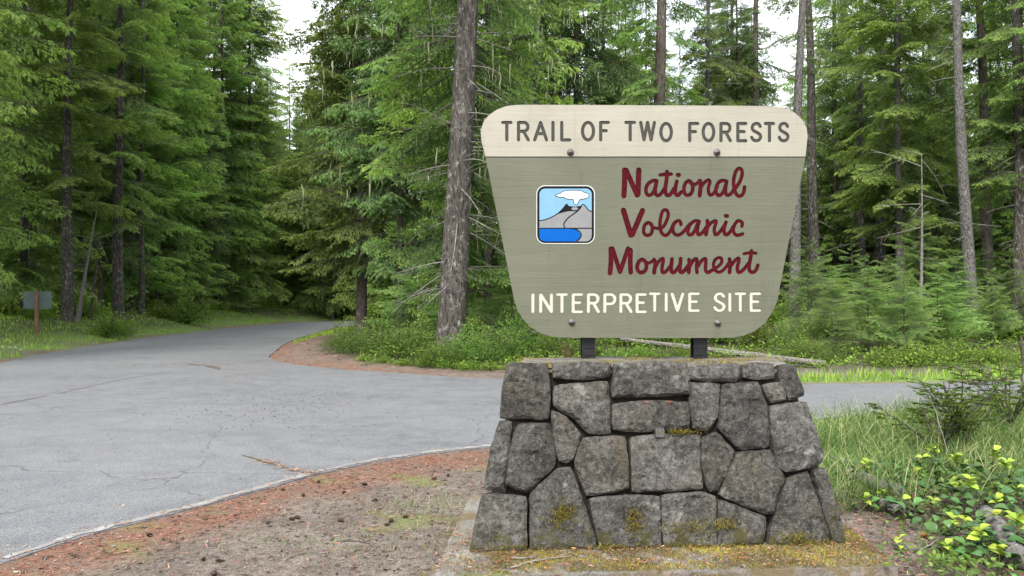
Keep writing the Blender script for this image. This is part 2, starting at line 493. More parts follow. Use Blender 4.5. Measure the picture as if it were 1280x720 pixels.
def ribbon(name, pts, width, z, mat, jit=0.0, rng=R, step=0.06, breaks=0.0):
    """flat strip following pts on the ground"""
    V, F = [], []
    P = []
    for a, b in zip(pts[:-1], pts[1:]):
        k = max(1, int(math.dist(a, b) / step))
        for j in range(k): P.append((a[0] + (b[0] - a[0]) * j / k, a[1] + (b[1] - a[1]) * j / k))
    P.append(pts[-1])
    for i, p in enumerate(P):
        q0 = P[max(0, i - 1)]; q1 = P[min(len(P) - 1, i + 1)]
        t = Vector((q1[0] - q0[0], q1[1] - q0[1])).normalized(); nrm = Vector((-t.y, t.x))
        wl = width / 2 + rng.uniform(-jit, jit); wr = width / 2 + rng.uniform(-jit, jit)
        V += [(p[0] + nrm.x * wl, p[1] + nrm.y * wl, z), (p[0] - nrm.x * wr, p[1] - nrm.y * wr, z)]
        if i and rng.random() > breaks: F.append((2 * i - 2, 2 * i, 2 * i + 1, 2 * i - 1))
    return mesh_py(name, V, F, [mat])

# worn white edge line
m = NT('worn_road_paint')
v = m.coord(); n3 = m.noise(v, 75, 6, 0.85); n2 = m.noise(v, 5.0, 5)
wear = m.rng(m.math('ADD', n3, m.math('MULTIPLY', n2, 0.5)), 0.60, 0.72)
m.color(m.mix(wear, (0.40, 0.395, 0.38), (0.21, 0.205, 0.20))); m.rough(0.8)
M['paint'] = m.mat
line = [(p[0] - 0.025, p[1] + 0.085) for p in (G(0, 705), G(50, 688), G(100, 672), G(175, 653), G(250, 634), G(325, 613), G(400, 592),
        G(470, 577), G(540, 567), G(610, 559.5), G(700, 551), G(800, 543), G(900, 535), G(1005, 527), G(1100, 516), G(1240, 505))]
line += [(14, 13.5), (40, 15.5)]
tag(link("edge_line", ribbon("edge_line", line, 0.075, 0.008, M['paint'], 0.024, breaks=0.0)), 'worn white edge line along the near side of the road', None, kind='structure')
# seam between the two surfacings, and cracks with debris
m = NT('crack_fill'); m.color(m.mix(m.rng(m.noise(m.coord(), 14, 6, .8), .4, .6), (0.06, 0.05, 0.04), (0.20, 0.14, 0.10))); m.rough(0.95); M['crack'] = m.mat
def wander(pts, amp, rng, step=0.15):
    P = []
    for a, b in zip(pts[:-1], pts[1:]):
        k = max(1, int(math.dist(a, b) / step))
        for j in range(k):
            t = j / k
            P.append((a[0] + (b[0] - a[0]) * t + rng.gauss(0, amp), a[1] + (b[1] - a[1]) * t + rng.gauss(0, amp)))
    P.append(pts[-1]); return P
rc = random.Random(5)
for k, (pts, wd_) in enumerate([
        ([G(-40, 514), G(60, 495), G(150, 475), G(230, 462), G(320, 452), G(345, 449)], 0.025),
        ([G(300, 570), G(345, 582), G(370, 590), G(395, 592)], 0.030),
        ([G(235, 455), G(262, 458), G(275, 462)], 0.12)]):
    c_ = link("road_crack", ribbon("road_crack", wander(pts, 0.02, rc), wd_, 0.0085 + 0.001 * k, M['crack'], wd_ * 0.45, rc, 0.07, 0.12)); c_['kind'] = 'structure'

# ================================================================ STONE BASE
def plane_from(p0, p1, p2):
    p0, p1, p2 = map(Vector, (p0, p1, p2)); n = (p1 - p0).cross(p2 - p0).normalized(); return p0, n
def ray_plane(px, py, pl):
    o = Vector((0, 0, CAM_H)); d = Vector(((px - 640) / FPX, 1.0, -(py - HOR) / FPX))
    p0, n = pl; t = (p0 - o).dot(n) / d.dot(n); return o + d * t
def pix3(px, py, d): return Vector(((px - 640) / FPX * d, d, CAM_H - (py - HOR) / FPX * d))
BL = pix3(588, 690, 4.64); BR = pix3(1061, 680, 4.80)
TL = pix3(636, 455, 4.86); TR = pix3(1000, 455, 4.98)
FRONT = plane_from(BL, BR, pix3(820, 455, 4.92))
fn = FRONT[1]
if fn.y > 0: fn = -fn; FRONT = (FRONT[0], fn)
ux = (BR - BL); ux.z = 0; ux.normalize(); back = Vector((-ux.y, ux.x, 0)); back = Vector((0.06, 1, 0)).normalized()
DEP_B, DEP_T = 1.12, 0.66
m = NT('rubble_stone')
v = m.coord(); v2 = m.coord(scale=(1, 1, 1.8))
n1 = m.noise(v, 5, 8, 0.62, 0.6); n2 = m.noise(v, 34, 10, 0.84, 0.3); n3 = m.noise(v, 2.2, 3); pit = m.voro(v, 46)
c = m.mix(m.rng(n1, 0.33, 0.67), (0.062, 0.059, 0.052), (0.190, 0.181, 0.164))
c = m.mix(m.rng(n2, 0.40, 0.50, 0.9, 0), c, (0.020, 0.018, 0.015))
c = m.mix(m.rng(n2, 0.53, 0.62, 0, 0.65), c, (0.34, 0.33, 0.305))
lich = m.noise(v, 7.5, 5, 0.6, 0.3)
c = m.mix(m.rng(lich, 0.625, 0.69, 0, 0.7), c, (0.36, 0.365, 0.335))
br = m.noise(v, 3.6, 4); c = m.mix(m.rng(br, 0.56, 0.70, 0, 0.4), c, (0.145, 0.120, 0.09))
hs = m.n("ShaderNodeHueSaturation"); m.l(c, hs.inputs["Color"]); m.l(m.rng(m.rand(), 0, 1, 0.68, 1.12), hs.inputs["Value"]); m.l(m.rng(m.math('FRACT', m.math('MULTIPLY', m.rand(), 7.3)), 0, 1, 0.75, 1.45), hs.inputs["Saturation"])
mo = m.noise(v, 9, 6, 0.75)
sep = m.n("ShaderNodeSeparateXYZ"); m.l(v, sep.inputs[0])
low = m.rng(sep.outputs[2], 0.06, 0.32, 0.19, 0.0)
c = m.mix(m.rng(m.math('ADD', mo, low), 0.64, 0.72, 0, 0.9), hs.outputs[0], (0.085, 0.078, 0.022))
m.color(c); m.rough(0.92)
pv = m.rng(pit, 0.0, 0.32)
m.bump(m.math('ADD', m.math('ADD', m.math('MULTIPLY', n1, 1.6), n2), m.math('MULTIPLY', pv, 0.35)), 1.0, 0.03)
M['stone'] = m.mat
M['mortar'] = simple('dark_mortar', (0.016, 0.013, 0.010), 0.95, nscale=20, var=0.5, bump=0.8, bdist=0.01)
base = link("stone_sign_base", None)
tag(base, 'tapered grey rubble stone base with dark joints carrying the park sign', 'stone base')
# core
ztop = 1.115
def lerp(a, b, t): return a + (b - a) * t
ins = 0.085
cb = [BL + ux * ins + back * .05, BR - ux * ins + back * .05, BR - ux * ins + back * (DEP_B - ins), BL + ux * ins + back * (DEP_B - ins)]
tl_ = TL.copy(); tr_ = TR.copy(); dz = ztop
ct = [TL + ux * ins + back * .05, TR - ux * ins + back * .05, TR - ux * ins + back * (DEP_T - ins), TL + ux * ins + back * (DEP_T - ins)]
V = [(p.x, p.y, -0.15) for p in cb] + [(p.x, p.y, dz - 0.01) for p in ct]
link("mortar_core", mesh_py("mortar_core", V, [(0, 1, 2, 3), (7, 6, 5, 4), (0, 4, 5, 1), (1, 5, 6, 2), (2, 6, 7, 3), (3, 7, 4, 0)], [M['mortar']]), base)

def stone_mesh(name, poly, origin, eu, ev, en, seed, depth=0.07, proud=0.0, step=0.021, rough_=0.020, grow=0.0045):
    """poly in (u,v) metres on a plane; a rock face with worn edges, extruded back"""
    rr = random.Random(seed)
    # densify + jitter outline, shrink by joint is already in the outline
    pts = []
    n = len(poly)
    for i in range(n):
        a, b = Vector(poly[i]), Vector(poly[(i + 1) % n]); L = (b - a).length
        if L < 1e-4: continue
        k = max(1, int(L / 0.035)); nr = Vector((-(b - a).y, (b - a).x)) / L
        for j in range(k):
            t = j / k; am = 0.0045 if j else 0.002
            q = a + (b - a) * t + nr * rr.uniform(-am, am); pts.append(q)
    # round the corners a bit
    pts = [(pts[i - 1] + pts[i] * 6 + pts[(i + 1) % len(pts)]) / 8 for i in range(len(pts))]
    cc = sum(pts, Vector((0, 0))) / len(pts)
    pts = [p + (p - cc).normalized() * grow for p in pts]
    arr = np.array([(p.x, p.y) for p in pts])
    area = 0.5 * np.sum(arr[:, 0] * np.roll(arr[:, 1], -1) - np.roll(arr[:, 0], -1) * arr[:, 1])
    if area < 0: pts = pts[::-1]; arr = arr[::-1]
    x0, y0 = arr.min(0); x1, y1 = arr.max(0)
    gxs = np.arange(x0, x1, step); gys = np.arange(y0, y1, step)
    gp = np.array([(x + rr.uniform(-.3, .3) * step, y + rr.uniform(-.3, .3) * step) for x in gxs for y in gys])
    sd = poly_sd(gp, arr) if len(gp) else np.zeros(0)
    gp = gp[sd < -0.010]
    allp = [Vector(p) for p in arr] + [Vector(p) for p in gp]
    nb = len(arr)
    vs, es, fs, *_ = delaunay_2d_cdt(allp, [], [list(range(nb))], 1, 1e-6)
    vv = np.array([(p.x, p.y) for p in vs]); dd = -poly_sd(vv, arr)
    ang = rr.uniform(0, 6.28); tilt = Vector((math.cos(ang), math.sin(ang))) * rr.uniform(0.0, 0.05)
    cen = arr.mean(0)
    V = []
    for (x, y), d in zip(vv, dd):
        nrm = noise.fractal(Vector((x * 6 + seed * 3.1, y * 6, seed * 1.7)), 0.9, 2.1, 5)
        rid = 1 - abs(noise.noise(Vector((x * 4.5, y * 4.5 + seed, seed * 2.3)))) * 2
        cell = noise.cell_vector(Vector((x * 7 + 0.35 * noise.noise(Vector((x * 9, y * 9, seed))), y * 7 + 0.3 * noise.noise(Vector((y * 9, x * 9, seed))), seed * 1.0)))
        h = proud + min(1, max(0, d) / 0.010) ** 0.8 * 0.018 - 0.018 + rough_ * nrm + 0.013 * rid * min(1, d / 0.05)
        h += (cell.x - 0.5) * 0.020 * min(1, d / 0.02)
        h += (x - cen[0]) * tilt.x + (y - cen[1]) * tilt.y
        V.append(origin + eu * x + ev * y + en * h)
    F = [tuple(f) for f in fs]
    cnt = {(a, b) for f in F for a, b in zip(f, f[1:] + f[:1])}
    bd = [(a, b) for (a, b) in cnt if (b, a) not in cnt]
    low = {}
    for a, b in bd:
        for q in (a, b):
            if q not in low:
                x, y = vv[q]; low[q] = len(V); V.append(origin + eu * x + ev * y - en * depth)
    for a, b in bd: F.append((b, a, low[a], low[b]))
    me = mesh_py(name, V, F, [M['stone']], smooth=False)
    # make sure the face looks outward
    nrm = sum((p.normal for p in me.polygons if len(p.vertices) == 3), Vector())
    if nrm.dot(en) < 0: me.flip_normals()
    return me

SL = lambda pts: [(580 + x / 2.572, 430 + y / 2.572) for x, y in pts]
SR = lambda pts: [(820 + x / 2.572, 430 + y / 2.572) for x, y in pts]
STONES = [SL([(140, 62), (272, 62), (277, 175), (272, 240), (116, 238), (124, 150)]), SL([(286, 58), (478, 60), (470, 106), (400, 112), (288, 112)]),
          SL([(291, 133), (462, 118), (471, 200), (474, 288), (400, 287), (362, 245), (290, 200)]),
          [(769, 453), (860, 452), (862, 493), (766, 497)], [(766, 505), (810, 501), (862, 502), (862, 535), (800, 540), (767, 538)],
          SL([(280, 212), (330, 235), (377, 290), (350, 370), (330, 384), (305, 377), (290, 290)]),
          SL([(175, 254), (280, 255), (298, 370), (290, 395), (205, 479), (132, 452), (150, 330)]), SL([(114, 245), (156, 250), (128, 467), (64, 470), (84, 350)]),
          SL([(372, 325), (385, 300), (520, 295), (534, 466), (395, 489), (355, 378)]),
          [(790, 546), (822, 543), (874, 543), (879, 611), (830, 614), (791, 615)],
          SL([(60, 482), (201, 490), (201, 662), (15, 678), (36, 590)]), SL([(215, 480), (300, 402), (345, 395), (427, 630), (424, 660), (320, 672), (213, 668)]),
          SL([(402, 497), (520, 486), (630, 489), (636, 650), (530, 668), (441, 662)]), [(828, 619), (878, 615), (895, 620), (897, 684), (843, 686), (830, 686)],
          SR([(105, 70), (270, 62), (272, 110), (255, 122), (108, 115)]), SR([(107, 122), (211, 128), (200, 235), (167, 279), (122, 271), (110, 190)]),
          SR([(280, 63), (380, 60), (388, 85), (382, 113), (283, 110)]), SR([(215, 128), (330, 121), (360, 200), (369, 331), (275, 339), (203, 272), (211, 200)]),
          SR([(342, 132), (400, 122), (417, 180), (372, 191)]), SR([(394, 66), (448, 66), (480, 165), (430, 182), (402, 110)]),
          SR([(370, 198), (430, 190), (486, 186), (512, 260), (538, 380), (420, 413), (392, 396), (378, 300)]), SR([(150, 302), (195, 281), (258, 345), (205, 472), (174, 476), (152, 400)]),
          SR([(264, 350), (370, 340), (418, 430), (378, 546), (350, 547), (206, 486), (240, 400)]), SR([(201, 499), (355, 556), (345, 655), (205, 658)]),
          SR([(425, 436), (490, 408), (562, 600), (562, 650), (362, 654), (385, 546)]), SR([(504, 405), (543, 397), (618, 640), (575, 645)])]
org = BL.copy(); eu = ux; en = fn; ev = en.cross(eu).normalized(); ev = ev if ev.z > 0 else -ev
for k, poly in enumerate(STONES):
    uv = []
    for px, py in poly:
        q = ray_plane(px, py, FRONT) - org; uv.append((q.dot(eu), q.dot(ev)))
    uv = [(a, b if b > 0.03 or True else b) for a, b in uv]
    link("stone", stone_mesh("stone", uv, org, eu, ev, en, k + 1, depth=0.075, proud=R.uniform(0.0, 0.016)), base)
def grid_stones(P00, P10, P11, P01, rows, cols, seed):
    """irregular coursed stones on a quad face (bottom-left, bottom-right, top-right, top-left seen from outside)"""
    rr = random.Random(seed)
    n = (P10 - P00).cross(P01 - P00).normalized()
    e1 = (P10 - P00).normalized(); e2 = n.cross(e1)
    ys = [0] + [(i + rr.uniform(-.18, .18)) / rows for i in range(1, rows)] + [1]
    for r in range(rows):
        xs = [0] + [(i + rr.uniform(-.2, .2) + 0.15 * (r % 2)) / cols for i in range(1, cols)] + [1]
        xt = [0] + [x + rr.uniform(-.04, .04) for x in xs[1:-1]] + [1]
        for c_ in range(cols):
            q = []
            for s_, t_, XS in ((c_, ys[r], xs), (c_ + 1, ys[r], xs), (c_ + 1, ys[r + 1], xt), (c_, ys[r + 1], xt)):
                s = XS[s_]; p = (P00 * (1 - s) + P10 * s) * (1 - t_) + (P01 * (1 - s) + P11 * s) * t_ - P00
                q.append(Vector((p.dot(e1), p.dot(e2))))
            ce = sum(q, Vector((0, 0))) / 4
            q = [a + (ce - a).normalized() * 0.016 for a in q]
            link("stone", stone_mesh("stone", [(a.x, a.y) for a in q], P00, e1, e2, n, seed * 10 + r * 7 + c_, depth=0.07, proud=rr.uniform(-0.004, 0.01), step=0.04), base)
bb = [BL, BR, BR + back * DEP_B, BL + back * DEP_B]
tt = [Vector((TL.x, TL.y, 1.10)), Vector((TR.x, TR.y, 1.10)), Vector((TR.x, TR.y, 1.10)) + back * DEP_T, Vector((TL.x, TL.y, 1.10)) + back * DEP_T]
o_ = 0.045
grid_stones(bb[3] + ux * .060, bb[0] + ux * .060 + back * o_, tt[0] + ux * .060 + back * o_, tt[3] + ux * .060, 4, 3, 41)
grid_stones(bb[1] - ux * .035 + back * o_, bb[2] - ux * .035, tt[2] - ux * .035, tt[1] - ux * .035 + back * o_, 4, 3, 42)
grid_stones(bb[2], bb[3], tt[3], tt[2], 4, 6, 43)
# flat mortar and stone top, uneven
m = NT('mossy_mortar_top')
v = m.coord(); n1 = m.noise(v, 6, 7, 0.65); n2 = m.noise(v, 45, 5, 0.7)
c = m.mix(m.rng(n1, 0.35, 0.65), (0.13, 0.122, 0.11), (0.27, 0.26, 0.24))
c = m.mix(m.rng(n2, 0.42, 0.6, 0.6, 0), c, (0.06, 0.055, 0.045))
c = m.mix(m.rng(m.noise(v, 4.2, 5, 0.7), 0.50, 0.60, 0, 0.85), c, (0.16, 0.125, 0.03))
m.color(c); m.rough(0.95); m.bump(m.math('ADD', n1, n2), 0.8, 0.015)
M['top'] = m.mat
na, nb_ = 46, 16
V = []
for j in range(nb_ + 1):
    for i in range(na + 1):
        s, t = i / na, j / nb_
        p = (tt[0] * (1 - s) + tt[1] * s) * (1 - t) + (tt[3] * (1 - s) + tt[2] * s) * t
        p = p + back * 0.035 * (1 - t) + ux * 0.03 * (1 - 2 * s)
        e = min(s * 1.8, (1 - s) * 1.8, t * .66, (1 - t) * .66)
        z = 1.075 + 0.055 * min(1, e / 0.04) ** 0.5 + 0.010 * noise.fractal(Vector((p.x * 5, p.y * 5, 0)), 1, 2, 4) + 0.008 * noise.noise(Vector((p.x * 2, p.y * 2, 4)))
        V.append((p.x, p.y, z))
F = [(j * (na + 1) + i, j * (na + 1) + i + 1, (j + 1) * (na + 1) + i + 1, (j + 1) * (na + 1) + i) for j in range(nb_) for i in range(na)]
link("mortar_top", mesh_py("mortar_top", V, F, [M['top']], smooth=True), base)
# small metal tab and two rusty stains of bolts on the front
M['steel'] = simple('weathered_steel', (0.085, 0.085, 0.08), 0.7, 0.2, nscale=60, var=0.3)
M['rust'] = simple('rust', (0.16, 0.06, 0.035), 0.9, nscale=80, var=0.4)
def on_front(px, py, out_=0.0): return ray_plane(px, py, FRONT) + fn * out_
def front_box(name, px, py, w_, h_, d_, out_, mat):
    c_ = on_front(px, py, out_)
    V = []
    for a in (-1, 1):
        for b in (-1, 1):
            for e in (-1, 1): V.append(c_ + eu * a * w_ / 2 + ev * b * h_ / 2 + fn * e * d_ / 2)
    F = [(0, 1, 3, 2), (4, 6, 7, 5), (0, 4, 5, 1), (2, 3, 7, 6), (0, 2, 6, 4), (1, 5, 7, 3)]
    me = mesh_py(name, V, F, [mat]); return link(name, me, base)
front_box("metal_tab", 824, 541, 0.052, 0.052, 0.03, 0.005, M['steel'])
for px, py in ((806, 503), (837, 503)):
    V, F = tube_np([on_front(px, py, -0.03), on_front(px, py, 0.012)], [0.010, 0.009], 8)
    link("rusty_bolt", mesh_np("rusty_bolt", V, F, [M['rust']]), base)

# concrete footing slab
m = NT('old_concrete')
v = m.coord(); n1 = m.noise(v, 4, 7, 0.65); n2 = m.noise(v, 50, 5, 0.75)
c = m.mix(m.rng(n1, 0.35, 0.65), (0.16, 0.15, 0.135), (0.33, 0.315, 0.285))
c = m.mix(m.rng(n2, 0.40, 0.58, 0.7, 0), c, (0.11, 0.10, 0.085))
c = m.mix(m.rng(m.noise(v, 3.4, 6, 0.7), 0.47, 0.58, 0, 0.8), c, (0.155, 0.115, 0.055))
m.color(c); m.rough(0.95); m.bump(m.math('ADD', n1, n2), 0.8, 0.012)
M['concrete'] = m.mat
SLZ = 0.055
f0 = pix3(541, 716, 4.24); f1 = pix3(1121, 705, 4.39)
f0.z = f1.z = SLZ
q0 = f0; q1 = f1; q2 = f1 + back * 1.75 + ux * 0.0; q3 = f0 + back * 1.75
na, nb_ = 70, 44
V = []
ue = (q1 - q0) / na; ve = (q3 - q0) / nb_
idx = {}
rs = random.Random(9)
for j in range(nb_ + 1):
    for i in range(na + 1):
        p = q0 + ue * i + ve * j
        edge = i in (0, na) or j in (0, nb_)
        z = SLZ - 0.006 * edge + 0.004 * noise.noise(Vector((p.x * 9, p.y * 9, 0)))
        jx, jy = (rs.uniform(-.008, .008), rs.uniform(-.008, .008)) if edge else (0, 0)
        V.append((p.x + jx, p.y + jy, z))
F = [(j * (na + 1) + i, j * (na + 1) + i + 1, (j + 1) * (na + 1) + i + 1, (j + 1) * (na + 1) + i) for j in range(nb_) for i in range(na)]
loop = [i for i in range(na)] + [j * (na + 1) + na for j in range(nb_)] + [nb_ * (na + 1) + i for i in range(na, 0, -1)] + [j * (na + 1) for j in range(nb_, 0, -1)]
s0 = len(V)
for q in loop: V.append((V[q][0], V[q][1], -0.12))
for i in range(len(loop)):
    a, b = loop[i], loop[(i + 1) % len(loop)]; F.append((a, s0 + i, s0 + (i + 1) % len(loop), b))
slab = link("concrete_footing", mesh_py("concrete_footing", V, F, [M['concrete']], smooth=False))
tag(slab, 'low mossy concrete footing slab under the stone sign base', 'footing')

# ================================================================ THE SIGN
SY = 5.30                                    # distance of the sign face
def S3(px, py, off=0.0):                     # off: metres behind (+) the face
    return ((px - 640) / FPX * SY, SY + off, CAM_H - (py - HOR) / FPX * SY)

def catmull(P, k=6):
    P = [Vector(p) for p in P]; n = len(P); o = []
    for i in range(n - 1):
        a = P[max(0, i - 1)]; b = P[i]; c_ = P[i + 1]; d = P[min(n - 1, i + 2)]
        for j in range(k):
            t = j / k
            o.append(0.5 * ((2 * b) + (c_ - a) * t + (2 * a - 5 * b + 4 * c_ - d) * t * t + (3 * b - a - 3 * c_ + d) * t ** 3))
    o.append(P[-1]); return o

def stroke_faces(P, w_, caps=True, w_end=None):
    """list of convex polygons covering a stroke"""
    out_ = []; n = len(P)
    P = [Vector(p) for p in P]
    ws = [w_ if w_end is None else w_ + (w_end - w_) * i / (n - 1) for i in range(n)]
    for i in range(n - 1):
        a, b = P[i], P[i + 1]; t = b - a
        if t.length < 1e-4: continue
        t.normalize(); nr = Vector((-t.y, t.x))
        out_.append([a + nr * ws[i] / 2, a - nr * ws[i] / 2, b - nr * ws[i + 1] / 2, b + nr * ws[i + 1] / 2])
    for i in range(n):
        if (i in (0, n - 1)) and not caps: continue
        k = 8
        out_.append([P[i] + Vector((math.cos(j * 2 * math.pi / k + .13), math.sin(j * 2 * math.pi / k + .13))) * ws[i] / 2 for j in range(k)])
    return out_

# letters: unit strokes in a box (x 0..1, y 0 top .. 1 bottom)
def arc(cx, cy, rx, ry, a0, a1, k=14):
    return [(cx + rx * math.cos(rad(a0 + (a1 - a0) * i / k)), cy + ry * math.sin(rad(a0 + (a1 - a0) * i / k))) for i in range(k + 1)]
GL = {
    'T': [[(0, 0), (1, 0)], [(.5, 0), (.5, 1)]],
    'I': [[(.5, 0), (.5, 1)]],
    'L': [[(0, 0), (0, 1)], [(0, 1), (1, 1)]],
    'E': [[(0, 0), (0, 1)], [(0, 0), (1, 0)], [(0, .47), (.78, .47)], [(0, 1), (1, 1)]],
    'F': [[(0, 0), (0, 1)], [(0, 0), (1, 0)], [(0, .47), (.72, .47)]],
    'A': [[(.5, 0), (0, 1)], [(.5, 0), (1, 1)], [(.19, .64), (.81, .64)]],
    'V': [[(0, 0), (.5, 1)], [(1, 0), (.5, 1)]],
    'W': [[(0, 0), (.24, 1)], [(.24, 1), (.5, 0)], [(.5, 0), (.76, 1)], [(.76, 1), (1, 0)]],
    'N': [[(0, 0), (0, 1)], [(0, 0), (1, 1)], [(1, 0), (1, 1)]],
    'O': [arc(.5, .5, .5, .5, 0, 360, 30)],
    'R': [[(0, 0), (0, 1)], [(0, 0), (.5, 0)] + arc(.56, .25, .40, .25, -90, 90) + [(0, .5)], [(.5, .5), (1, 1)]],
    'P': [[(0, 0), (0, 1)], [(0, 0), (.5, 0)] + arc(.58, .27, .42, .27, -90, 90) + [(0, .54)]],
    'S': [catmull([(.93, .17), (.74, .02), (.45, 0), (.18, .08), (.08, .25), (.2, .40), (.5, .50), (.85, .62), (.97, .78), (.80, .95), (.5, 1), (.2, .95), (.02, .80)], 4)],
}
def put(ch, x0, x1, y0, y1, sw):
    h = sw / 2; fs = []
    round_ = ch in 'OS'
    for st_ in GL[ch]:
        P = [(x0 + h + p[0] * (x1 - x0 - sw), y0 + h * .8 + p[1] * (y1 - y0 - sw * .8)) for p in st_]
        curve = len(st_) > 2
        # straight ends run out to the box edge
        if not curve and ch in 'TILEFAVWN':
            pass
        fs += stroke_faces(P, sw, caps=True)
    # square off stems that start or end on the cap lines
    return fs
LET = []      # (faces, board, kind, word)
def Z(ox, oy, s): return lambda x, y: (ox + x / s, oy + y / s)
z7 = 6.737
for ch, a, b in (('T', 42, 140), ('R', 176, 286), ('A', 312, 440), ('I', 466, 494), ('L', 540, 635), ('O', 715, 835), ('F', 868, 960), ('T', 1080, 1180), ('W', 1205, 1348)):
    LET.append((put(ch, 620 + a / z7, 620 + b / z7, 145 + 44 / z7, 145 + 213 / z7, 4.1), 0, 'grey', ch))
for ch, a, b in (('O', 162, 278), ('F', 405, 500), ('O', 518, 635), ('R', 668, 775), ('E', 810, 905), ('S', 925, 1032), ('T', 1042, 1138), ('S', 1157, 1262)):
    LET.append((put(ch, 800 + a / z7, 800 + b / z7, 145 + 53 / z7, 145 + 220 / z7, 4.1), 0, 'grey', ch))
for ch, a, b in (('I', 70, 106), ('N', 150, 290), ('T', 318, 440), ('E', 475, 592), ('R', 628, 760), ('P', 792, 925), ('R', 953, 1087), ('E', 1115, 1230)):
    LET.append((put(ch, 655 + a / 8, 655 + b / 8, 355 + 88 / 8, 355 + 286 / 8, 4.0), 1, 'cream', ch))
for ch, a, b in (('T', 88, 208), ('I', 246, 280), ('V', 305, 445), ('E', 482, 600), ('S', 730, 860), ('I', 883, 917), ('T', 945, 1065), ('E', 1097, 1215)):
    LET.append((put(ch, 800 + a / 8, 800 + b / 8, 355 + 80 / 8, 355 + 274 / 8, 4.0), 1, 'cream', ch))
def script(parts, ox, oy, s, w_, fs):
    for P in parts:
        wd = w_
        if isinstance(P[0], (int, float)): wd, P = P
        Q = [(ox + x / s, oy + y / s) for x, y in P]
        fs += stroke_faces(catmull(Q, 3) if len(Q) > 2 else Q, wd * 1.27 / s)
nat = []
script([(62, [(128, 150), (128, 350), (118, 540)]), (60, [(150, 150), (318, 530)]), (64, [(342, 150), (335, 350), (330, 515)]),
        (44, [(605, 310), (550, 312), (480, 360), (448, 440), (460, 505), (490, 532), (540, 510), (580, 440), (605, 320)]),
        (44, [(612, 315), (590, 430), (595, 510), (630, 535), (680, 500), (725, 430)]),
        (48, [(765, 175), (758, 300), (738, 430), (750, 510), (785, 532), (830, 500), (870, 430)]), (44, [(662, 225), (750, 215), (828, 212)]),
        (46, [(912, 320), (890, 430), (895, 510), (930, 530), (980, 480)]), (56, [(930, 225), (940, 225)])], 770, 200, 12, 44, nat)
script([(44, [(70, 310), (20, 350), (-2, 430), (12, 505), (50, 530), (105, 505), (132, 430), (120, 350), (70, 310)]), (40, [(95, 345), (130, 372), (175, 365), (235, 312)]),
        (50, [(238, 310), (250, 380), (235, 535)]), (42, [(250, 420), (300, 345), (365, 300), (388, 335), (365, 420), (375, 505), (410, 525), (460, 480), (500, 400)]),
        (44, [(640, 320), (570, 308), (510, 350), (478, 430), (490, 510), (530, 532), (590, 480), (640, 325)]), (44, [(640, 325), (622, 430), (630, 510), (660, 530), (710, 500), (750, 440)]),
        (44, [(750, 455), (830, 340), (872, 220), (862, 145), (820, 127), (775, 180), (745, 300), (752, 430), (790, 520), (840, 545), (890, 500), (908, 405)])], 855, 200, 12, 44, nat)
vol = []
script([(66, [(112, 155), (222, 528)]), (64, [(398, 158), (245, 520)]),
        (42, [(485, 338), (435, 372), (413, 450), (430, 515), (480, 532), (530, 500), (545, 430), (530, 365), (485, 338)]), (38, [(505, 345), (545, 400), (600, 425), (650, 425)]),
        (42, [(650, 430), (720, 390), (780, 255), (775, 175), (735, 147), (690, 190), (660, 330), (670, 460), (710, 520), (760, 528), (820, 460), (870, 350), (925, 315)])], 770, 250, 12, 42, vol)
script([(42, [(-45, 370), (-60, 320), (-100, 315), (-150, 360), (-170, 430), (-150, 500), (-100, 527), (-45, 510), (0, 470), (60, 395), (100, 350)]),
        (42, [(230, 322), (160, 315), (95, 370), (62, 440), (62, 505), (92, 525), (145, 490), (215, 330)]), (44, [(225, 325), (200, 440), (205, 505), (232, 520), (285, 480), (340, 400)]),
        (46, [(350, 312), (352, 400), (330, 520)]), (42, [(345, 430), (400, 350), (470, 312), (482, 340), (455, 420), (462, 505), (490, 520), (545, 470), (605, 380)]),
        (44, [(630, 332), (600, 430), (608, 505), (645, 520), (700, 470), (740, 400)]), (48, [(625, 240), (648, 240)]),
        (42, [(868, 395), (872, 340), (810, 312), (760, 370), (738, 440), (760, 510), (810, 530), (880, 508)])], 855, 250, 12, 42, vol)
mon = []
script([(62, [(110, 140), (112, 350), (95, 530)]), (56, [(135, 135), (255, 510)]), (56, [(385, 135), (258, 510)]), (60, [(425, 160), (420, 350), (428, 520)]),
        (50, [(612, 310), (555, 350), (530, 430), (550, 500), (600, 522), (660, 490), (680, 410), (660, 345), (612, 310)]), (40, [(660, 345), (695, 368), (740, 362), (800, 315)]),
        (52, [(800, 315), (820, 380), (802, 525)]), (46, [(830, 420), (870, 350), (935, 298), (948, 335), (930, 420), (930, 500), (955, 525), (1015, 480), (1080, 395)]),
        (50, [(1088, 305), (1075, 430), (1080, 500), (1110, 522), (1160, 480), (1220, 400)]), (50, [(1228, 300), (1215, 430), (1217, 500), (1250, 518), (1310, 470)])], 755, 300, 12.8, 46, mon)
script([(46, [(5, 505), (40, 512), (100, 450), (150, 380)]),
        (50, [(145, 315), (150, 400), (140, 520)]), (46, [(160, 420), (210, 330), (262, 300), (272, 350), (265, 430), (272, 522)]), (46, [(280, 430), (340, 340), (402, 298), (412, 350), (408, 440), (415, 500), (450, 520), (520, 480)]),
        (42, [(510, 490), (600, 430), (662, 370), (665, 300), (620, 283), (560, 320), (535, 400), (560, 480), (610, 515), (670, 500), (740, 430), (780, 370)]),
        (50, [(792, 305), (800, 400), (792, 520)]), (46, [(810, 420), (870, 340), (935, 292), (942, 340), (918, 430), (922, 500), (950, 520), (1010, 480), (1100, 370)]),
        (48, [(1145, 175), (1130, 280), (1108, 400), (1112, 490), (1160, 518), (1210, 490), (1245, 405)]), (40, [(1025, 222), (1120, 205), (1215, 212)])], 850, 300, 12.8, 46, mon)
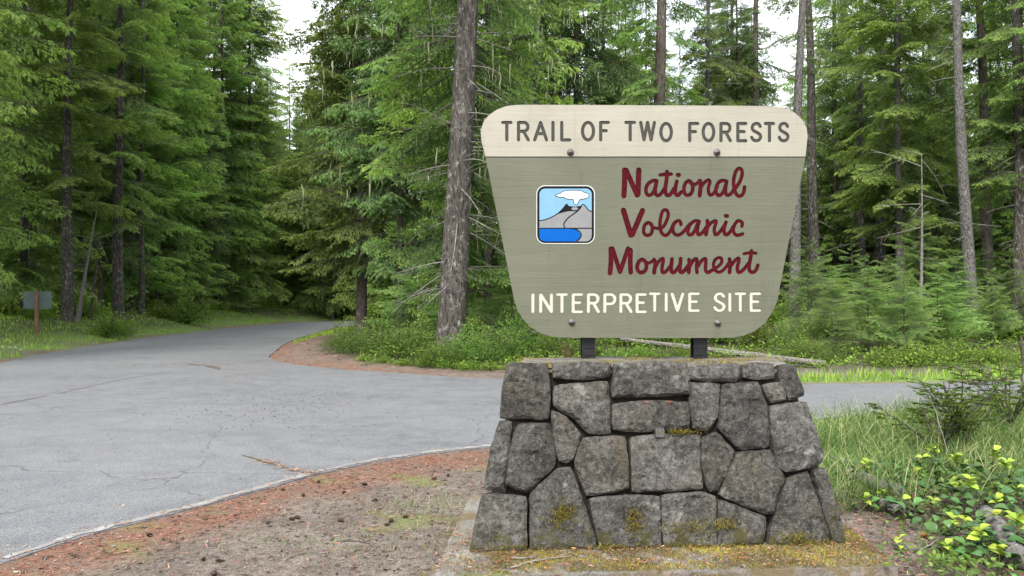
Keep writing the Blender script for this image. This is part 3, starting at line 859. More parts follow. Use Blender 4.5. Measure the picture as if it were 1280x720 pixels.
LET += [(nat, 1, 'maroon', 'National'), (vol, 1, 'maroon', 'Volcanic'), (mon, 1, 'maroon', 'Monument')]

HEAD = [(606.8, 195.6), (601.6, 175), (601, 163), (604.4, 152.5), (611, 144), (621, 137), (633, 132.6), (648, 131)] + [(700, 131), (800, 131.5), (900, 132)] + \
       [(964, 132.6), (979, 134.5), (993, 140.5), (1003, 149.5), (1008.3, 160), (1009.6, 170), (1006.9, 195.6)]
BODY = [(1006.7, 197), (971, 378), (965.5, 390), (956, 404), (944, 413.5), (930, 419.5), (915, 422), (900, 422.3), (800, 422.5), (704, 422), (690, 420.8), (677, 417), (664, 409.5), (653.5, 399), (646.5, 387), (643, 376), (607, 197)]

def wood_paint(name, c0, c1, c2, crack=0.5):
    m = NT(name)
    v = m.coord(scale=(0.55, 1, 9)); vf = m.coord(scale=(1.4, 1, 40)); vo = m.coord()
    n1 = m.noise(v, 2.0, 4, 0.5, 1.2); n2 = m.noise(vf, 4, 5, 0.7, 0.6); n3 = m.noise(vo, 2.5, 4)
    c = m.mix(m.rng(n1, 0.30, 0.70), tuple((a + b) / 2 for a, b in zip(c0, c1)), c1)
    c = m.mix(m.rng(n3, 0.4, 0.65, 0, 0.45), c, c2)
    fine = m.rng(n2, 0.30, 0.42, 1, 0)
    c = m.mix(m.math('MULTIPLY', fine, crack * 0.6), c, tuple(x * 0.62 for x in c0))
    hi = m.rng(n2, 0.60, 0.70); c = m.mix(m.math('MULTIPLY', hi, 0.35), c, tuple(min(1, x * 1.25) for x in c1))
    st_ = m.noise(m.coord(scale=(5, 1, 0.5)), 2.2, 5, 0.7)
    c = m.mix(m.rng(st_, 0.56, 0.72, 0, 0.30), c, tuple(x * 0.6 for x in c2))
    sp_ = m.noise(vo, 34, 4, 0.8); c = m.mix(m.rng(sp_, 0.70, 0.74, 0, 0.5), c, tuple(x * 0.5 for x in c0))
    m.color(c); m.rough(0.6)
    m.bump(m.math('ADD', n1, n2), 0.4, 0.005)
    return m.mat
M['sage'] = wood_paint('sage_painted_plywood', (0.102, 0.1065, 0.075), (0.126, 0.130, 0.092), (0.086, 0.091, 0.065))
M['cream'] = wood_paint('cream_painted_plywood', (0.300, 0.282, 0.230), (0.345, 0.327, 0.268), (0.262, 0.248, 0.204), 0.35)
M['l_grey'] = simple('dark_grey_letter_paint', (0.060, 0.059, 0.051), 0.8, nscale=90, var=0.25, spec=0.1)
M['l_cream'] = simple('cream_letter_paint', (0.50, 0.475, 0.395), 0.6, nscale=60, var=0.06)
M['l_maroon'] = simple('maroon_letter_paint', (0.060, 0.003, 0.007), 0.7, nscale=40, var=0.4, spec=0.08)
M['black_steel'] = simple('black_painted_steel', (0.018, 0.018, 0.020), 0.45, 0.3, nscale=30, var=0.3)
sign = link("forest_site_sign", None, loc=(0, 0, 0))
tag(sign, 'large sage and cream routed wooden sign with rounded trapezoid shape above the stone base', 'sign')
THICK, CUT = 0.045, 0.006
def make_board(bi, outline, name, mat):
    pts = []; faces = []; owner = []
    ol = []
    for a, b in zip(outline, outline[1:] + outline[:1]):
        k = max(1, int(math.dist(a, b) / 12))
        for j in range(k): ol.append((a[0] + (b[0] - a[0]) * j / k, a[1] + (b[1] - a[1]) * j / k))
    faces.append(list(range(len(ol)))); pts += [Vector(p) for p in ol]; owner.append(-1)
    for li, (fs, b_, kind, word) in enumerate(LET):
        if b_ != bi: continue
        for f in fs:
            s = len(pts); pts += [Vector(p) for p in f]; faces.append(list(range(s, s + len(f)))); owner.append(li)
    vs, es, fo, ov, oe, of = delaunay_2d_cdt(pts, [], faces, 1, 1e-4)
    own = []
    for f, src in zip(fo, of):
        o = -1
        for q in src:
            if owner[q] >= 0: o = owner[q]
        own.append(o)
    fo = [tuple(f) for f in fo]
    def part(sel, off, wall):
        """front faces of the selected triangles + walls going back"""
        V = []; mp = {}; F = []
        def vid(q, layer):
            key = (q, layer)
            if key not in mp:
                mp[key] = len(V); o_ = {0: off, 1: wall}[layer]; V.append(S3(vs[q].x, vs[q].y, o_))
            return mp[key]
        edges = set()
        for t in sel:
            f = fo[t]; F.append([vid(q, 0) for q in f])
            for a, b in zip(f, f[1:] + f[:1]): edges.add((a, b))
        for a, b in edges:
            if (b, a) not in edges: F.append([vid(b, 0), vid(a, 0), vid(a, 1), vid(b, 1)])
        return V, F
    def finish(nm, V, F, mt, parent):
        me = mesh_py(nm, V, F, [mt])
        nrm = sum((p.normal * p.area for p in me.polygons if len(p.vertices) == 3), Vector())
        if nrm.y > 0: me.flip_normals()
        return link(nm, me, parent)
    bsel = [i for i, o in enumerate(own) if o == -1]
    V, F = part(bsel, 0.0, THICK)
    # back sheet of the board
    bv = len(V); V += [S3(p[0], p[1], THICK) for p in ol]; F.append(list(range(bv, bv + len(ol))))
    # paint inside the cuts reads as wall: the board's own inner walls stop at the letter floor
    b = finish(name, V, F, mat, sign)
    for li, (fs, b_, kind, word) in enumerate(LET):
        if b_ != bi: continue
        sel = [i for i, o in enumerate(own) if o == li]
        # floor of the routed letter and its painted walls, a hair inside the board's cut
        V, F = part(sel, CUT, 0.0004)
        finish('letter' if len(word) == 1 else 'lettering', V, F, M['l_' + kind], b)
    return b
header = make_board(0, HEAD, "header_panel", M['cream'])
body = make_board(1, BODY, "main_panel", M['sage'])
# dark strip between the two paints
V = [S3(607.5, 195.4, 0.003), S3(1006.4, 195.4, 0.003), S3(1006.2, 197.3, 0.003), S3(607.8, 197.3, 0.003)] + [S3(607.5, 195.4, 0.04), S3(1006.4, 195.4, 0.04), S3(1006.2, 197.3, 0.04), S3(607.8, 197.3, 0.04)]
link("divider_groove", mesh_py("divider_groove", V, [(0, 3, 2, 1), (0, 1, 5, 4), (3, 7, 6, 2), (4, 5, 6, 7)], [M['black_steel']]), sign)

# posts: two black steel I-beams standing behind the boards
def ibeam(px0, px1):
    xa, xb = (px0 - 640) / FPX * (SY + THICK), (px1 - 640) / FPX * (SY + THICK)
    y0 = SY + THICK + 0.002; V, F = [], []
    zt = CAM_H - (150 - HOR) / FPX * SY; zb = 0.9
    for bx in ((xa, xb, y0, y0 + 0.010, zb, zt), ((xa + xb) / 2 - .005, (xa + xb) / 2 + .005, y0 + 0.010, y0 + 0.095, zb, zt), (xa, xb, y0 + 0.095, y0 + 0.105, zb, zt)):
        v_, f_ = box_vf(*bx); s = len(V); V += v_; F += [tuple(q + s for q in f) for f in f_]
    for zz in (1.155, 1.205):
        v_, f_ = box_vf(xa + .012, xb - .012, y0 - 0.006, y0 - .0005, zz, zz + .006); s = len(V); V += v_; F += [tuple(q + s for q in f) for f in f_]
    return mesh_py("post", V, F, [M['black_steel']])
link("post", ibeam(727.5, 744), sign); link("post", ibeam(867.5, 884.5), sign)
# bolts: washer, hexagonal nut and threaded end
def bolt(px, py):
    A = Acc(); c_ = np.array(S3(px, py, 0))
    for r0, y0, y1, n in ((0.0235, 0.001, -0.004, 20), (0.0185, -0.004, -0.018, 6), (0.0085, -0.018, -0.028, 10)):
        V, F = tube_np([c_ + (0, y0, 0), c_ + (0, y1, 0)], [r0, r0], n); A.add(V, F)
    return A.mesh("bolt", [M['bolt']])
M['bolt'] = simple('galvanised_bolt', (0.17, 0.165, 0.155), 0.45, 0.7, nscale=120, var=0.5)
for px, py in ((713, 190.5), (896, 190.5), (714.5, 402.5), (897, 403.5)): link("bolt", bolt(px, py), sign)

# emblem plate: flat printed layers a fraction of a millimetre apart
EZ = lambda x, y: (660 + x / 7.2, 220 + y / 7.2)
def rrect(x0, y0, x1, y1, r, k=8):
    P = []
    for cx, cy, a in ((x1 - r, y0 + r, -90), (x1 - r, y1 - r, 0), (x0 + r, y1 - r, 90), (x0 + r, y0 + r, 180)):
        P += [(cx + r * math.cos(rad(a + 90 * i / k)), cy + r * math.sin(rad(a + 90 * i / k))) for i in range(k + 1)]
    return P
def flat_shape(name, polys, z, mat, parent, depth=0.0003):
    pts, faces = [], []
    for f in polys:
        s = len(pts); pts += [Vector(p) for p in f]; faces.append(list(range(s, s + len(f))))
    vs, es, fo, _a, _b, of = delaunay_2d_cdt(pts, [], faces, 1, 1e-3)
    fo = [tuple(f) for f, src in zip(fo, of) if len(src)]; V = [S3(*EZ(p.x, p.y), -z) for p in vs]; F = list(fo)
    ed = {(a, b) for f in fo for a, b in zip(f, f[1:] + f[:1])}; low = {}
    for a, b in ed:
        if (b, a) in ed: continue
        for q in (a, b):
            if q not in low: low[q] = len(V); V.append(S3(*EZ(vs[q].x, vs[q].y), -z + depth))
        F.append((b, a, low[a], low[b]))
    me = mesh_py(name, V, F, [mat])
    if sum((p.normal * p.area for p in me.polygons if len(p.vertices) == 3), Vector()).y > 0: me.flip_normals()
    return link(name, me, parent)
EM = {k: simple('emblem_' + k, c_, 0.6, nscale=25, var=0.06, spec=0.08) for k, c_ in dict(white=(0.50, 0.52, 0.50), black=(0.008, 0.008, 0.010), sky=(0.16, 0.31, 0.44), grey=(0.20, 0.205, 0.21), lake=(0.001, 0.085, 0.36), cloud=(0.47, 0.51, 0.49)).items()}
plate = flat_shape("emblem", [rrect(75, 84, 602, 612, 78)], 0.0030, EM['white'], sign, 0.0032)
flat_shape("black_border", [rrect(82, 92, 594, 604, 72)], 0.0036, EM['black'], plate)
flat_shape("ground_field", [rrect(103, 114, 573, 589, 52)], 0.0042, EM['grey'], plate)
skyp = [(103, 166)] + [(103 + 52 + 52 * math.cos(rad(a)), 114 + 52 + 52 * math.sin(rad(a))) for a in range(190, 271, 10)] + [(573 - 52 + 52 * math.cos(rad(a)), 166 + 52 * math.sin(rad(a))) for a in range(-90, 1, 10)] + \
       [(573, 318), (545, 308), (515, 270), (500, 258), (486, 258), (470, 276), (366, 276), (350, 258), (340, 258), (312, 295), (270, 335), (210, 372), (150, 394), (103, 402)]
flat_shape("sky_field", [skyp], 0.0048, EM['sky'], plate)
flat_shape("lake", [[(103, 472), (380, 472), (425, 480), (455, 498), (473, 530), (462, 560), (440, 580), (425, 589), (155, 589), (130, 583), (110, 565), (103, 540)]], 0.0048, EM['lake'], plate)
lines = []
for P, w_ in (([(103, 402), (150, 394), (210, 372), (270, 335), (312, 295), (342, 257), (356, 259)], 8), ([(486, 258), (503, 258), (520, 276), (545, 308), (573, 318)], 8),
              ([(270, 338), (330, 320), (385, 312), (435, 316)], 7), ([(480, 275), (440, 320), (370, 370), (330, 415), (322, 445), (335, 470)], 10), ([(350, 262), (385, 312)], 9),
              ([(101, 471), (575, 471)], 9), ([(380, 471), (440, 484), (476, 520), (470, 555), (440, 586)], 11)):
    lines += stroke_faces(catmull(P, 5) if len(P) > 2 else P, w_)
lines.append([(348, 258), (375, 272), (425, 276), (470, 270), (490, 258), (470, 290), (448, 314), (392, 312), (372, 285)])
flat_shape("outlines", lines, 0.0054, EM['black'], plate)
flat_shape("crater_floor", [[(420 + 30 * math.cos(rad(a)), 295 + 14 * math.sin(rad(a))) for a in range(0, 360, 20)]], 0.0060, EM['grey'], plate)
cl = catmull([(248, 178), (262, 168), (290, 160), (315, 143), (360, 135), (400, 133), (440, 133), (480, 137), (505, 152), (535, 162), (546, 178), (530, 197), (490, 206), (465, 212), (450, 235), (440, 256), (425, 256), (414, 240), (408, 210), (370, 208), (335, 200), (322, 190), (285, 190), (248, 178)], 3)[:-1]
flat_shape("smoke_cloud", [cl], 0.0064, EM['cloud'], plate)
flat_shape("cloud_outline", stroke_faces(cl + [cl[0]], 11), 0.0059, EM['black'], plate)

# ================================================================ VEGETATION
def rot_about(v, axis, ang):
    """Rodrigues, arrays"""
    c_ = np.cos(ang)[:, None]; s_ = np.sin(ang)[:, None]
    return v * c_ + np.cross(axis, v) * s_ + axis * (axis * v).sum(1)[:, None] * (1 - c_)

def unit(v): return v / (np.linalg.norm(v, axis=-1, keepdims=True) + 1e-9)

def leaflets(base, dirs, length, width, tint, rng, droop=0.0):
    """thin triangles: base (n,3), dirs (n,3)"""
    n = len(base)
    up = unit(np.array([0, 0, 1.0]) + rng.normal(0, 0.55, (n, 3)))
    side = unit(np.cross(dirs, up)) * (width / 2)[:, None]
    tip = base + dirs * length[:, None]; tip[:, 2] -= droop * length
    V = np.stack([base - side, base + side, tip], 1).reshape(-1, 3)
    F = np.arange(3 * n).reshape(-1, 3)
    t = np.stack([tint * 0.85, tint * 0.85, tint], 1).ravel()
    return V, F, t

def conifer_branch(rng, L, step=0.16, sub=0.16, ll=0.085, lw=0.03, sp=0.06, droop=0.16, width=0.42, hang=0.35, bare=0.12):
    """flat drooping spray along +x: needles as many small leaf faces, with its woody axis. returns Acc"""
    A = Acc()
    k = 8; t = np.linspace(0, 1, k)
    ph = rng.uniform(0, 6)
    ax = np.stack([L * t, 0.04 * L * np.sin(t * 4 + ph) * t, -droop * L * t ** 2 + 0.015 * L * np.sin(5 * t + ph)], 1)
    V, F = tube_np(ax, 0.012 * L * (1 - 0.85 * t) * 0.55 + 0.003, 3, cap=False); A.add(V, F, 0.0, 1)
    S = np.arange(bare * L, L * 0.985, step / 2)
    seg_b, seg_d, seg_l, seg_t = [], [], [], []
    for i, s in enumerate(S):
        u = s / L; sg = 1 if i % 2 else -1
        b = np.array([np.interp(u, t, ax[:, j]) for j in range(3)])
        tl = width * L * (1 - u) ** 0.75 * min(1, (u + 0.05) / 0.28) * rng.uniform(0.55, 1.15) + 0.07
        a = rad(rng.normal(52, 9))
        d = np.array([math.cos(a), sg * math.sin(a), -hang * rng.uniform(0.2, 1.3)]); d /= np.linalg.norm(d)
        e = b + d * tl; e[2] -= hang * 0.25 * tl
        seg_b.append(b); seg_d.append(e - b); seg_l.append(tl); seg_t.append(u)
        wside = np.cross(d, [0, 0, 1.0]); wside /= np.linalg.norm(wside) + 1e-9
        A.add(np.array([b - wside * .004, b + wside * .004, e]), [[0, 1, 2]], 0.0, 1)
        # second-order twigs
        for q in np.arange(0.22, 0.92, sub / max(tl, sub)):
            for sg2 in (-1, 1):
                if rng.random() < 0.12: continue
                l2 = 0.42 * tl * (1 - q) + 0.045
                a2 = rad(rng.normal(45, 8)) * sg2
                dd = np.array([d[0] * math.cos(a2) - d[1] * math.sin(a2), d[0] * math.sin(a2) + d[1] * math.cos(a2), d[2] - 0.18 * rng.random()])
                dd /= np.linalg.norm(dd)
                b2 = b + (e - b) * q
                seg_b.append(b2); seg_d.append(dd * l2); seg_l.append(l2); seg_t.append(min(1, u + 0.45 * q))
    seg_b = np.array(seg_b); seg_d = np.array(seg_d); seg_l = np.array(seg_l); seg_t = np.array(seg_t)
    bs, ds, tn = [], [], []
    for b, d, l, u in zip(seg_b, seg_d, seg_l, seg_t):
        n = max(2, int(l / sp))
        q = (np.arange(n) + 0.5) / n
        P = b + d * q[:, None]
        dn = d / (np.linalg.norm(d) + 1e-9)
        for sg in (-1, 1):
            a = np.deg2rad(rng.normal(42, 14, n)) * sg
            dx = dn[0] * np.cos(a) - dn[1] * np.sin(a); dy = dn[0] * np.sin(a) + dn[1] * np.cos(a)
            dz_ = dn[2] + rng.normal(0, 0.22, n)
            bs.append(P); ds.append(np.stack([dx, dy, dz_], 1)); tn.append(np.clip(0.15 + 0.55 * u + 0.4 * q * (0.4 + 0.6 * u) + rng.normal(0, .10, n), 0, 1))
        bs.append((b + d)[None]); ds.append(dn[None]); tn.append(np.array([min(1, 0.35 + 0.6 * u)]))
    bs = np.concatenate(bs); ds = unit(np.concatenate(ds)); tn = np.concatenate(tn)
    n = len(bs)
    V, F, tt_ = leaflets(bs, ds, ll * rng.uniform(0.6, 1.25, n), lw * rng.uniform(0.7, 1.3, n), tn, rng, 0.15)
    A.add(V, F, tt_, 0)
    return A

def lichen_strands(rng, base_pts, lmin, lmax, w_=0.02):
    V, F = [], []
    for p in base_pts:
        l = rng.uniform(lmin, lmax); n = 5
        a = rng.uniform(0, math.pi); sx, sy = math.cos(a) * w_, math.sin(a) * w_
        s = len(V); x, y, z = p
        for i in range(n):
            q = i / (n - 1); ww = (0.35 + 0.65 * math.sin(math.pi * min(1, q * 1.1 + .1))) * (1 - 0.75 * q) * rng.uniform(0.6, 1.3)
            dx, dy = rng.normal(0, .012, 2)
            V += [(x - sx * ww + dx, y - sy * ww + dy, z - l * q), (x + sx * ww + dx, y + sy * ww + dy, z - l * q)]
            if i: F += [(s + 2 * i - 2, s + 2 * i - 1, s + 2 * i + 1), (s + 2 * i - 2, s + 2 * i + 1, s + 2 * i)]
    return np.array(V), np.array(F)

def place_branch(A, br, pos, az, el, sc, roll=0.0):
    V, F, t, m_ = br
    ca, sa, ce, se = math.cos(az), math.sin(az), math.cos(el), math.sin(el)
    cr_, sr_ = math.cos(roll), math.sin(roll)
    Rx = np.array([[1, 0, 0], [0, cr_, -sr_], [0, sr_, cr_]])
    Ry = np.array([[ce, 0, -se], [0, 1, 0], [se, 0, ce]])
    Rz = np.array([[ca, -sa, 0], [sa, ca, 0], [0, 0, 1]])
    W = (V * sc) @ (Rz @ Ry @ Rx).T + pos
    A.v.append(W); A.f.append(F + A.n); A.t.append(t); A.m.append(m_); A.n += len(W)

def crown_mesh(name, rng, protos, H, z0, Lmax, nbr, mats, el0=0.05, el1=0.5, power=0.8, az_skip=None, bend=lambda z: (0, 0), zlist=None, ztop_=None, lmin=0.25):
    A = Acc(); pr = [(p[0], p[1].arrays()) for p in protos]
    zt = ztop_ or H
    zs = np.sort(z0 + (zt - z0) * rng.random(nbr) ** 0.95) if zlist is None else zlist
    for i, z in enumerate(zs):
        u = (z - z0) / (H - z0)
        L = Lmax * max(lmin * 0.3, (1 - u)) ** power * rng.uniform(0.72, 1.12) * min(1, 0.72 + 1.4 * u)
        az = (i * 2.399963 + rng.normal(0, 0.35)) % (2 * math.pi)
        if az_skip and az_skip(az, z): continue
        L0, arr = pr[rng.integers(len(pr))]
        el = el0 + (el1 - el0) * u + rng.normal(0, 0.17)
        bx, by = bend(z)
        place_branch(A, arr, np.array([bx, by, z]), az, el, L / L0, rng.normal(0, 0.42))
    return A.mesh(name, mats)

def trunk_mesh(name, rng, H, r0, bend, mat, n=12, flare=1.35, zmax=None, wob=0.035):
    zt = zmax or H
    zs = np.concatenate([[-0.3, 0, 0.25, 0.6, 1.2], np.arange(2, zt, 0.9), [zt]])
    P = np.array([(*bend(z), z) for z in zs])
    rr = r0 * (1 - 0.88 * np.clip(zs, 0, None) / H) * (1 + (flare - 1) * np.exp(-np.clip(zs, 0, None) / 0.45))
    V, F = tube_np(P, rr, n, cap=True, wob=wob, rng=rng)
    return mesh_np(name, V, F, [mat], smooth=True)

def bare_branches(rng, zlist, bend, lens, mat, name='bare_branch', sub=4, az=None, curl=0.25):
    A = Acc()
    for i, z in enumerate(zlist):
        a = rng.uniform(0, 2 * math.pi) if az is None else az[i]
        L = rng.uniform(*lens); el = rng.normal(-0.1, 0.3)
        d = np.array([math.cos(a) * math.cos(el), math.sin(a) * math.cos(el), math.sin(el)])
        t = np.linspace(0, 1, 6); bx, by = bend(z)
        side = np.array([-math.sin(a), math.cos(a), 0]) * rng.normal(0, 0.12)
        P = np.array([bx, by, z]) + np.outer(t, d * L) + np.outer(t ** 2, side * L) + np.outer(t ** 2, [0, 0, -curl * L * rng.uniform(0, 1)])
        V, F = tube_np(P, 0.010 * (L ** .7) * (1 - 0.85 * t) + 0.003, 4, cap=False); A.add(V, F)
        for s in range(sub):
            q = rng.uniform(0.3, 0.95); b = np.array([np.interp(q, t, P[:, j]) for j in range(3)])
            dd = unit(d + rng.normal(0, 0.7, 3)); l2 = L * rng.uniform(0.12, 0.4)
            Q = b + np.outer([0, .5, 1], dd * l2) + np.array([[0, 0, 0], [0, 0, -.02], [0, 0, -.07 * l2 * 3]])
            V, F = tube_np(Q, [0.005, 0.0035, 0.002], 3, cap=False); A.add(V, F)
    return A.mesh(name, [mat])

rn = np.random.default_rng(21)
P_near = [(2.4, conifer_branch(np.random.default_rng(s), 2.4, step=0.15, sub=0.12, ll=0.055, lw=0.019, sp=0.034)) for s in (1, 2)]
P_mid = [(3.0, conifer_branch(np.random.default_rng(s), 3.0, step=0.20, sub=0.18, ll=0.125, lw=0.056, sp=0.10, hang=0.6)) for s in (3, 4, 5)]
P_hem = [(3.0, conifer_branch(np.random.default_rng(s), 3.0, step=0.21, sub=0.19, ll=0.120, lw=0.048, sp=0.105, droop=0.28, hang=1.1, width=0.40)) for s in (6, 7)]
P_far = [(3.0, conifer_branch(np.random.default_rng(s), 3.0, step=0.32, sub=0.36, ll=0.22, lw=0.11, sp=0.16, hang=0.9)) for s in (8, 9)]
zero = lambda z: (0.0, 0.0)

def tree(name, crown_me, trunk_me, label, cat, loc, rz=0.0, sc=1.0, group=None, extra=()):
    o = link(name, None, None, (loc[0], loc[1], float(gh([loc])[0]) - 0.03), rz, sc)
    tag(o, label, cat, group)
    if trunk_me: link("trunk", trunk_me, o)
    if crown_me: link("crown", crown_me, o)
    for nm, me in extra: link(nm, me, o)['kind'] = 'stuff'
    return o

def mk(name, seed, protos, H, z0, Lmax, nbr, mat, r0, barkmat, **kw):
    g_ = np.random.default_rng(seed)
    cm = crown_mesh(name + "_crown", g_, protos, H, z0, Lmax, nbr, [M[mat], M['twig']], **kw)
    tm = trunk_mesh(name + "_trunk", g_, H, r0, zero, M[barkmat], n=9)
    return cm, tm
# conifer kinds; full skirts reach low, tall ones start higher
ORD = ['leftmost'] + [w_ + ' from the left' for w_ in 'second third fourth fifth sixth seventh eighth ninth tenth eleventh twelfth thirteenth fourteenth fifteenth sixteenth seventeenth eighteenth'.split()]
K = {
    'fir_a': mk('fir', 31, P_mid, 27, 1.3, 3.9, 205, 'needle_light', 0.17, 'bark', el0=-0.10, el1=0.25, power=0.5),
    'fir_b': mk('fir', 32, P_mid, 24, 2.5, 3.8, 170, 'needle_dark', 0.19, 'bark_dark', el0=-0.12, el1=0.35),
    'hem_a': mk('hemlock', 33, P_hem, 27, 1.2, 4.0, 195, 'needle_light', 0.16, 'bark', el0=0.0, el1=0.3, power=0.5),
    'hem_b': mk('hemlock', 34, P_hem, 23, 3.0, 3.6, 185, 'needle_blue', 0.15, 'bark_dark', el0=0.0, el1=0.3, power=0.55),
    'far_a': mk('fir', 35, P_far, 22, 0.3, 4.0, 225, 'needle_dark', 0.18, 'bark_dark', el0=-0.1, el1=0.35),
    'far_b': mk('hemlock', 36, P_far, 20, 0.3, 3.8, 210, 'needle_light', 0.16, 'bark', el0=0.0, el1=0.4),
    'pole': mk('fir', 37, P_mid, 27, 9.0, 2.5, 62, 'needle_dark', 0.22, 'bark_grey', el0=-0.15, el1=0.3),
    'young': mk('hemlock', 38, P_near, 3.5, 0.15, 1.9, 46, 'needle_bright', 0.03, 'bark', el0=-0.05, el1=0.55, power=0.65),
}

# ---- the big fir right behind the sign's left edge (d 20)
mainx, mainy = at(562, 19.6)
bend_m = lambda z: (0.056 * z - 0.0006 * z * z, 0.0)
gm = np.random.default_rng(51)
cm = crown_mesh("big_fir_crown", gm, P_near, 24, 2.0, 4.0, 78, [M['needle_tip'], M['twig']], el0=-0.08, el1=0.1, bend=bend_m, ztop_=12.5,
                az_skip=lambda az, z: (math.pi * 1.20 < az < math.pi * 1.86) or (z < 4.2 and math.pi * 1.0 < az), power=0.5)
tm = trunk_mesh("big_fir_trunk", gm, 30, 0.345, bend_m, M['bark'], n=28, flare=1.3, zmax=14, wob=0.02)
zl = np.random.default_rng(5).uniform(1.8, 9.5, 70)
bare = bare_branches(gm, zl, bend_m, (0.5, 2.3), M['dead_twig'], sub=8, az=gm.choice([0.1, -0.3, 0.5, 2.7, 3.3, 3.7, 4.4, 5.1, 2.2, 1.0], 70) + gm.normal(0, .25, 70))
hang = []
for k in range(290):
    a = gm.choice([0, math.pi]) + gm.normal(0, 0.7); r_ = gm.uniform(0.6, 3.8); z = gm.uniform(4.2, 10.0)
    hang.append((mainx * 0 + math.cos(a) * r_ + 0.03 * z, math.sin(a) * r_, z - 0.07 * r_ ** 2 * .5))
HV, HF = lichen_strands(gm, hang, 0.12, 0.60, 0.024)
lm = mesh_np("hanging_lichen", HV, HF, [M['lichen']], tint=gm.random(len(HV)))
big = tree("big_fir_tree", cm, tm, 'tallest thick trunked mossy fir standing on the island just left of the sign', 'tree', (mainx, mainy), extra=(("bare_branch", bare), ("hanging_lichen", lm)))

def clear_of_road(px, d, need):
    while True:
        x, y = at(px, d)
        if poly_sd([(x, y)])[0] > need: return x, y
        d += 1.0
def put_tree(kind, px, d, label, rz=None, sc=1.0, name=None, group=None, cat='tree'):
    x, y = clear_of_road(px, d, 1.5)
    c_, t_ = K[kind]
    nm = name or ('hemlock_tree' if 'hem' in kind or kind == 'far_b' else 'fir_tree')
    return tree(nm, c_, t_, label, cat, (x, y), R.uniform(0, 6.28) if rz is None else rz, sc, group)

GL_ = 'conifers along the left side of the road'
for a in [
    ('hem_a', -330, 17, 'drooping hemlock at the far left, mostly outside the picture', 1.0), ('hem_a', -125, 24.5, 'bright hemlock with low drooping skirt at the left edge of the picture', 1.0),
    ('fir_a', -180, 29, 'tall fir crowding behind the leftmost hemlock', 1.0), ('fir_a', 30, 36, 'bright green fir right behind the back of the small road sign', 1.0),
    ('hem_a', 80, 42, 'tall light hemlock behind the two leaning pale saplings', 1.1), ('fir_a', 165, 47, 'tall full fir behind the brown trunk at the left verge', 1.1),
    ('hem_a', -60, 30, 'broad hemlock filling the left edge of the treeline', 1.15), ('fir_b', 5, 44, 'darker fir showing between the bright firs at the far left', 1.3), ('hem_a', 55, 48, 'tall bright hemlock behind the small road sign', 1.25),
    ('fir_a', 112, 50, 'tall bright fir above the leaning pale sapling', 1.3), ('hem_a', 150, 56, 'tall hemlock behind the straight brown trunk', 1.35), ('hem_a', 198, 52, 'hemlock with wide skirts at the middle of the left treeline', 1.15),
    ('fir_b', 245, 64, 'dark fir in the gap left of the road bend', 1.4), ('fir_a', 268, 70, 'tall fir two trees left of the sky gap', 1.5), ('hem_a', 300, 74, 'tall hemlock next to the sky gap', 1.45), ('fir_a', 90, 60, 'very tall fir far behind the small road sign', 1.5), ('fir_a', 180, 66, 'very tall fir far behind the left verge', 1.5),
    ('hem_b', 125, 43, 'darker blue-green hemlock between the bright firs on the left', 1.0), ('fir_a', 222, 55, 'tall light fir rising in the middle of the left treeline', 1.15),
    ('hem_b', 250, 58, 'dark hemlock leaning its low branches over the left verge', 0.85), ('hem_a', 278, 63, 'tall hemlock near the road bend on the left treeline', 1.2),
    ('fir_a', 312, 66, 'narrow fir closing the right end of the left treeline', 1.3), ('fir_a', 215, 60, 'very tall fir rising behind the left treeline', 1.25)]:
    put_tree(a[0], a[1], a[2], a[3], sc=a[4], group=GL_)
GB = 'dark conifers closing the far end of the road'
for qi, (px, d, s, k) in enumerate(sorted(((326, 84, 1.25, 'far_b'), (345, 92, 1.18, 'far_a'), (362, 86, 1.02, 'hem_a'), (371, 92, 1.2, 'far_b'), (388, 94, 1.3, 'far_a'), (384, 90, 1.12, 'fir_b'), (405, 86, 1.3, 'hem_b'), (425, 92, 1.4, 'far_a'), (335, 100, 1.35, 'far_a'), (374, 105, 1.3, 'far_b'), (352, 79, .7, 'hem_a'), (375, 80, .75, 'fir_a'), (396, 79, .8, 'hem_a'), (412, 81, .9, 'fir_a'), (300, 92, 1.3, 'far_a'), (270, 84, 1.2, 'far_b')))):
    put_tree(k, px, d, 'dark conifer among those closing off the far end of the road, ' + ORD[qi], sc=s, group=GB)
GC = 'conifers on the island between the two roads'
for a in [
    ('fir_b', 452, 30, 'fir with dark bare lower trunk left of the biggest trunk', 1.1), ('hem_a', 415, 41, 'drooping hemlock hanging over the road from the island', 1.15),
    ('hem_b', 500, 27, 'dark blue-green hemlock between the two island trunks', 0.9), ('fir_a', 440, 52, 'light fir on the island side where the road bends', 1.1),
    ('fir_a', 520, 38, 'tall full fir deep behind the biggest trunk', 1.05), ('hem_a', 610, 25, 'hemlock with feathery sprays showing just left of the sign board', 0.9),
    ('fir_a', 655, 33, 'full fir hidden mostly behind the left part of the sign', 1.1), ('hem_b', 575, 33, 'dark hemlock directly behind the biggest trunk', 1.1),
    ('hem_a', 480, 50, 'tall hemlock behind the dark bare lower trunk', 1.15), ('hem_b', 720, 30, 'dark hemlock rising over the top left of the sign', 1.05)]:
    put_tree(a[0], a[1], a[2], a[3], sc=a[4], group=GC)
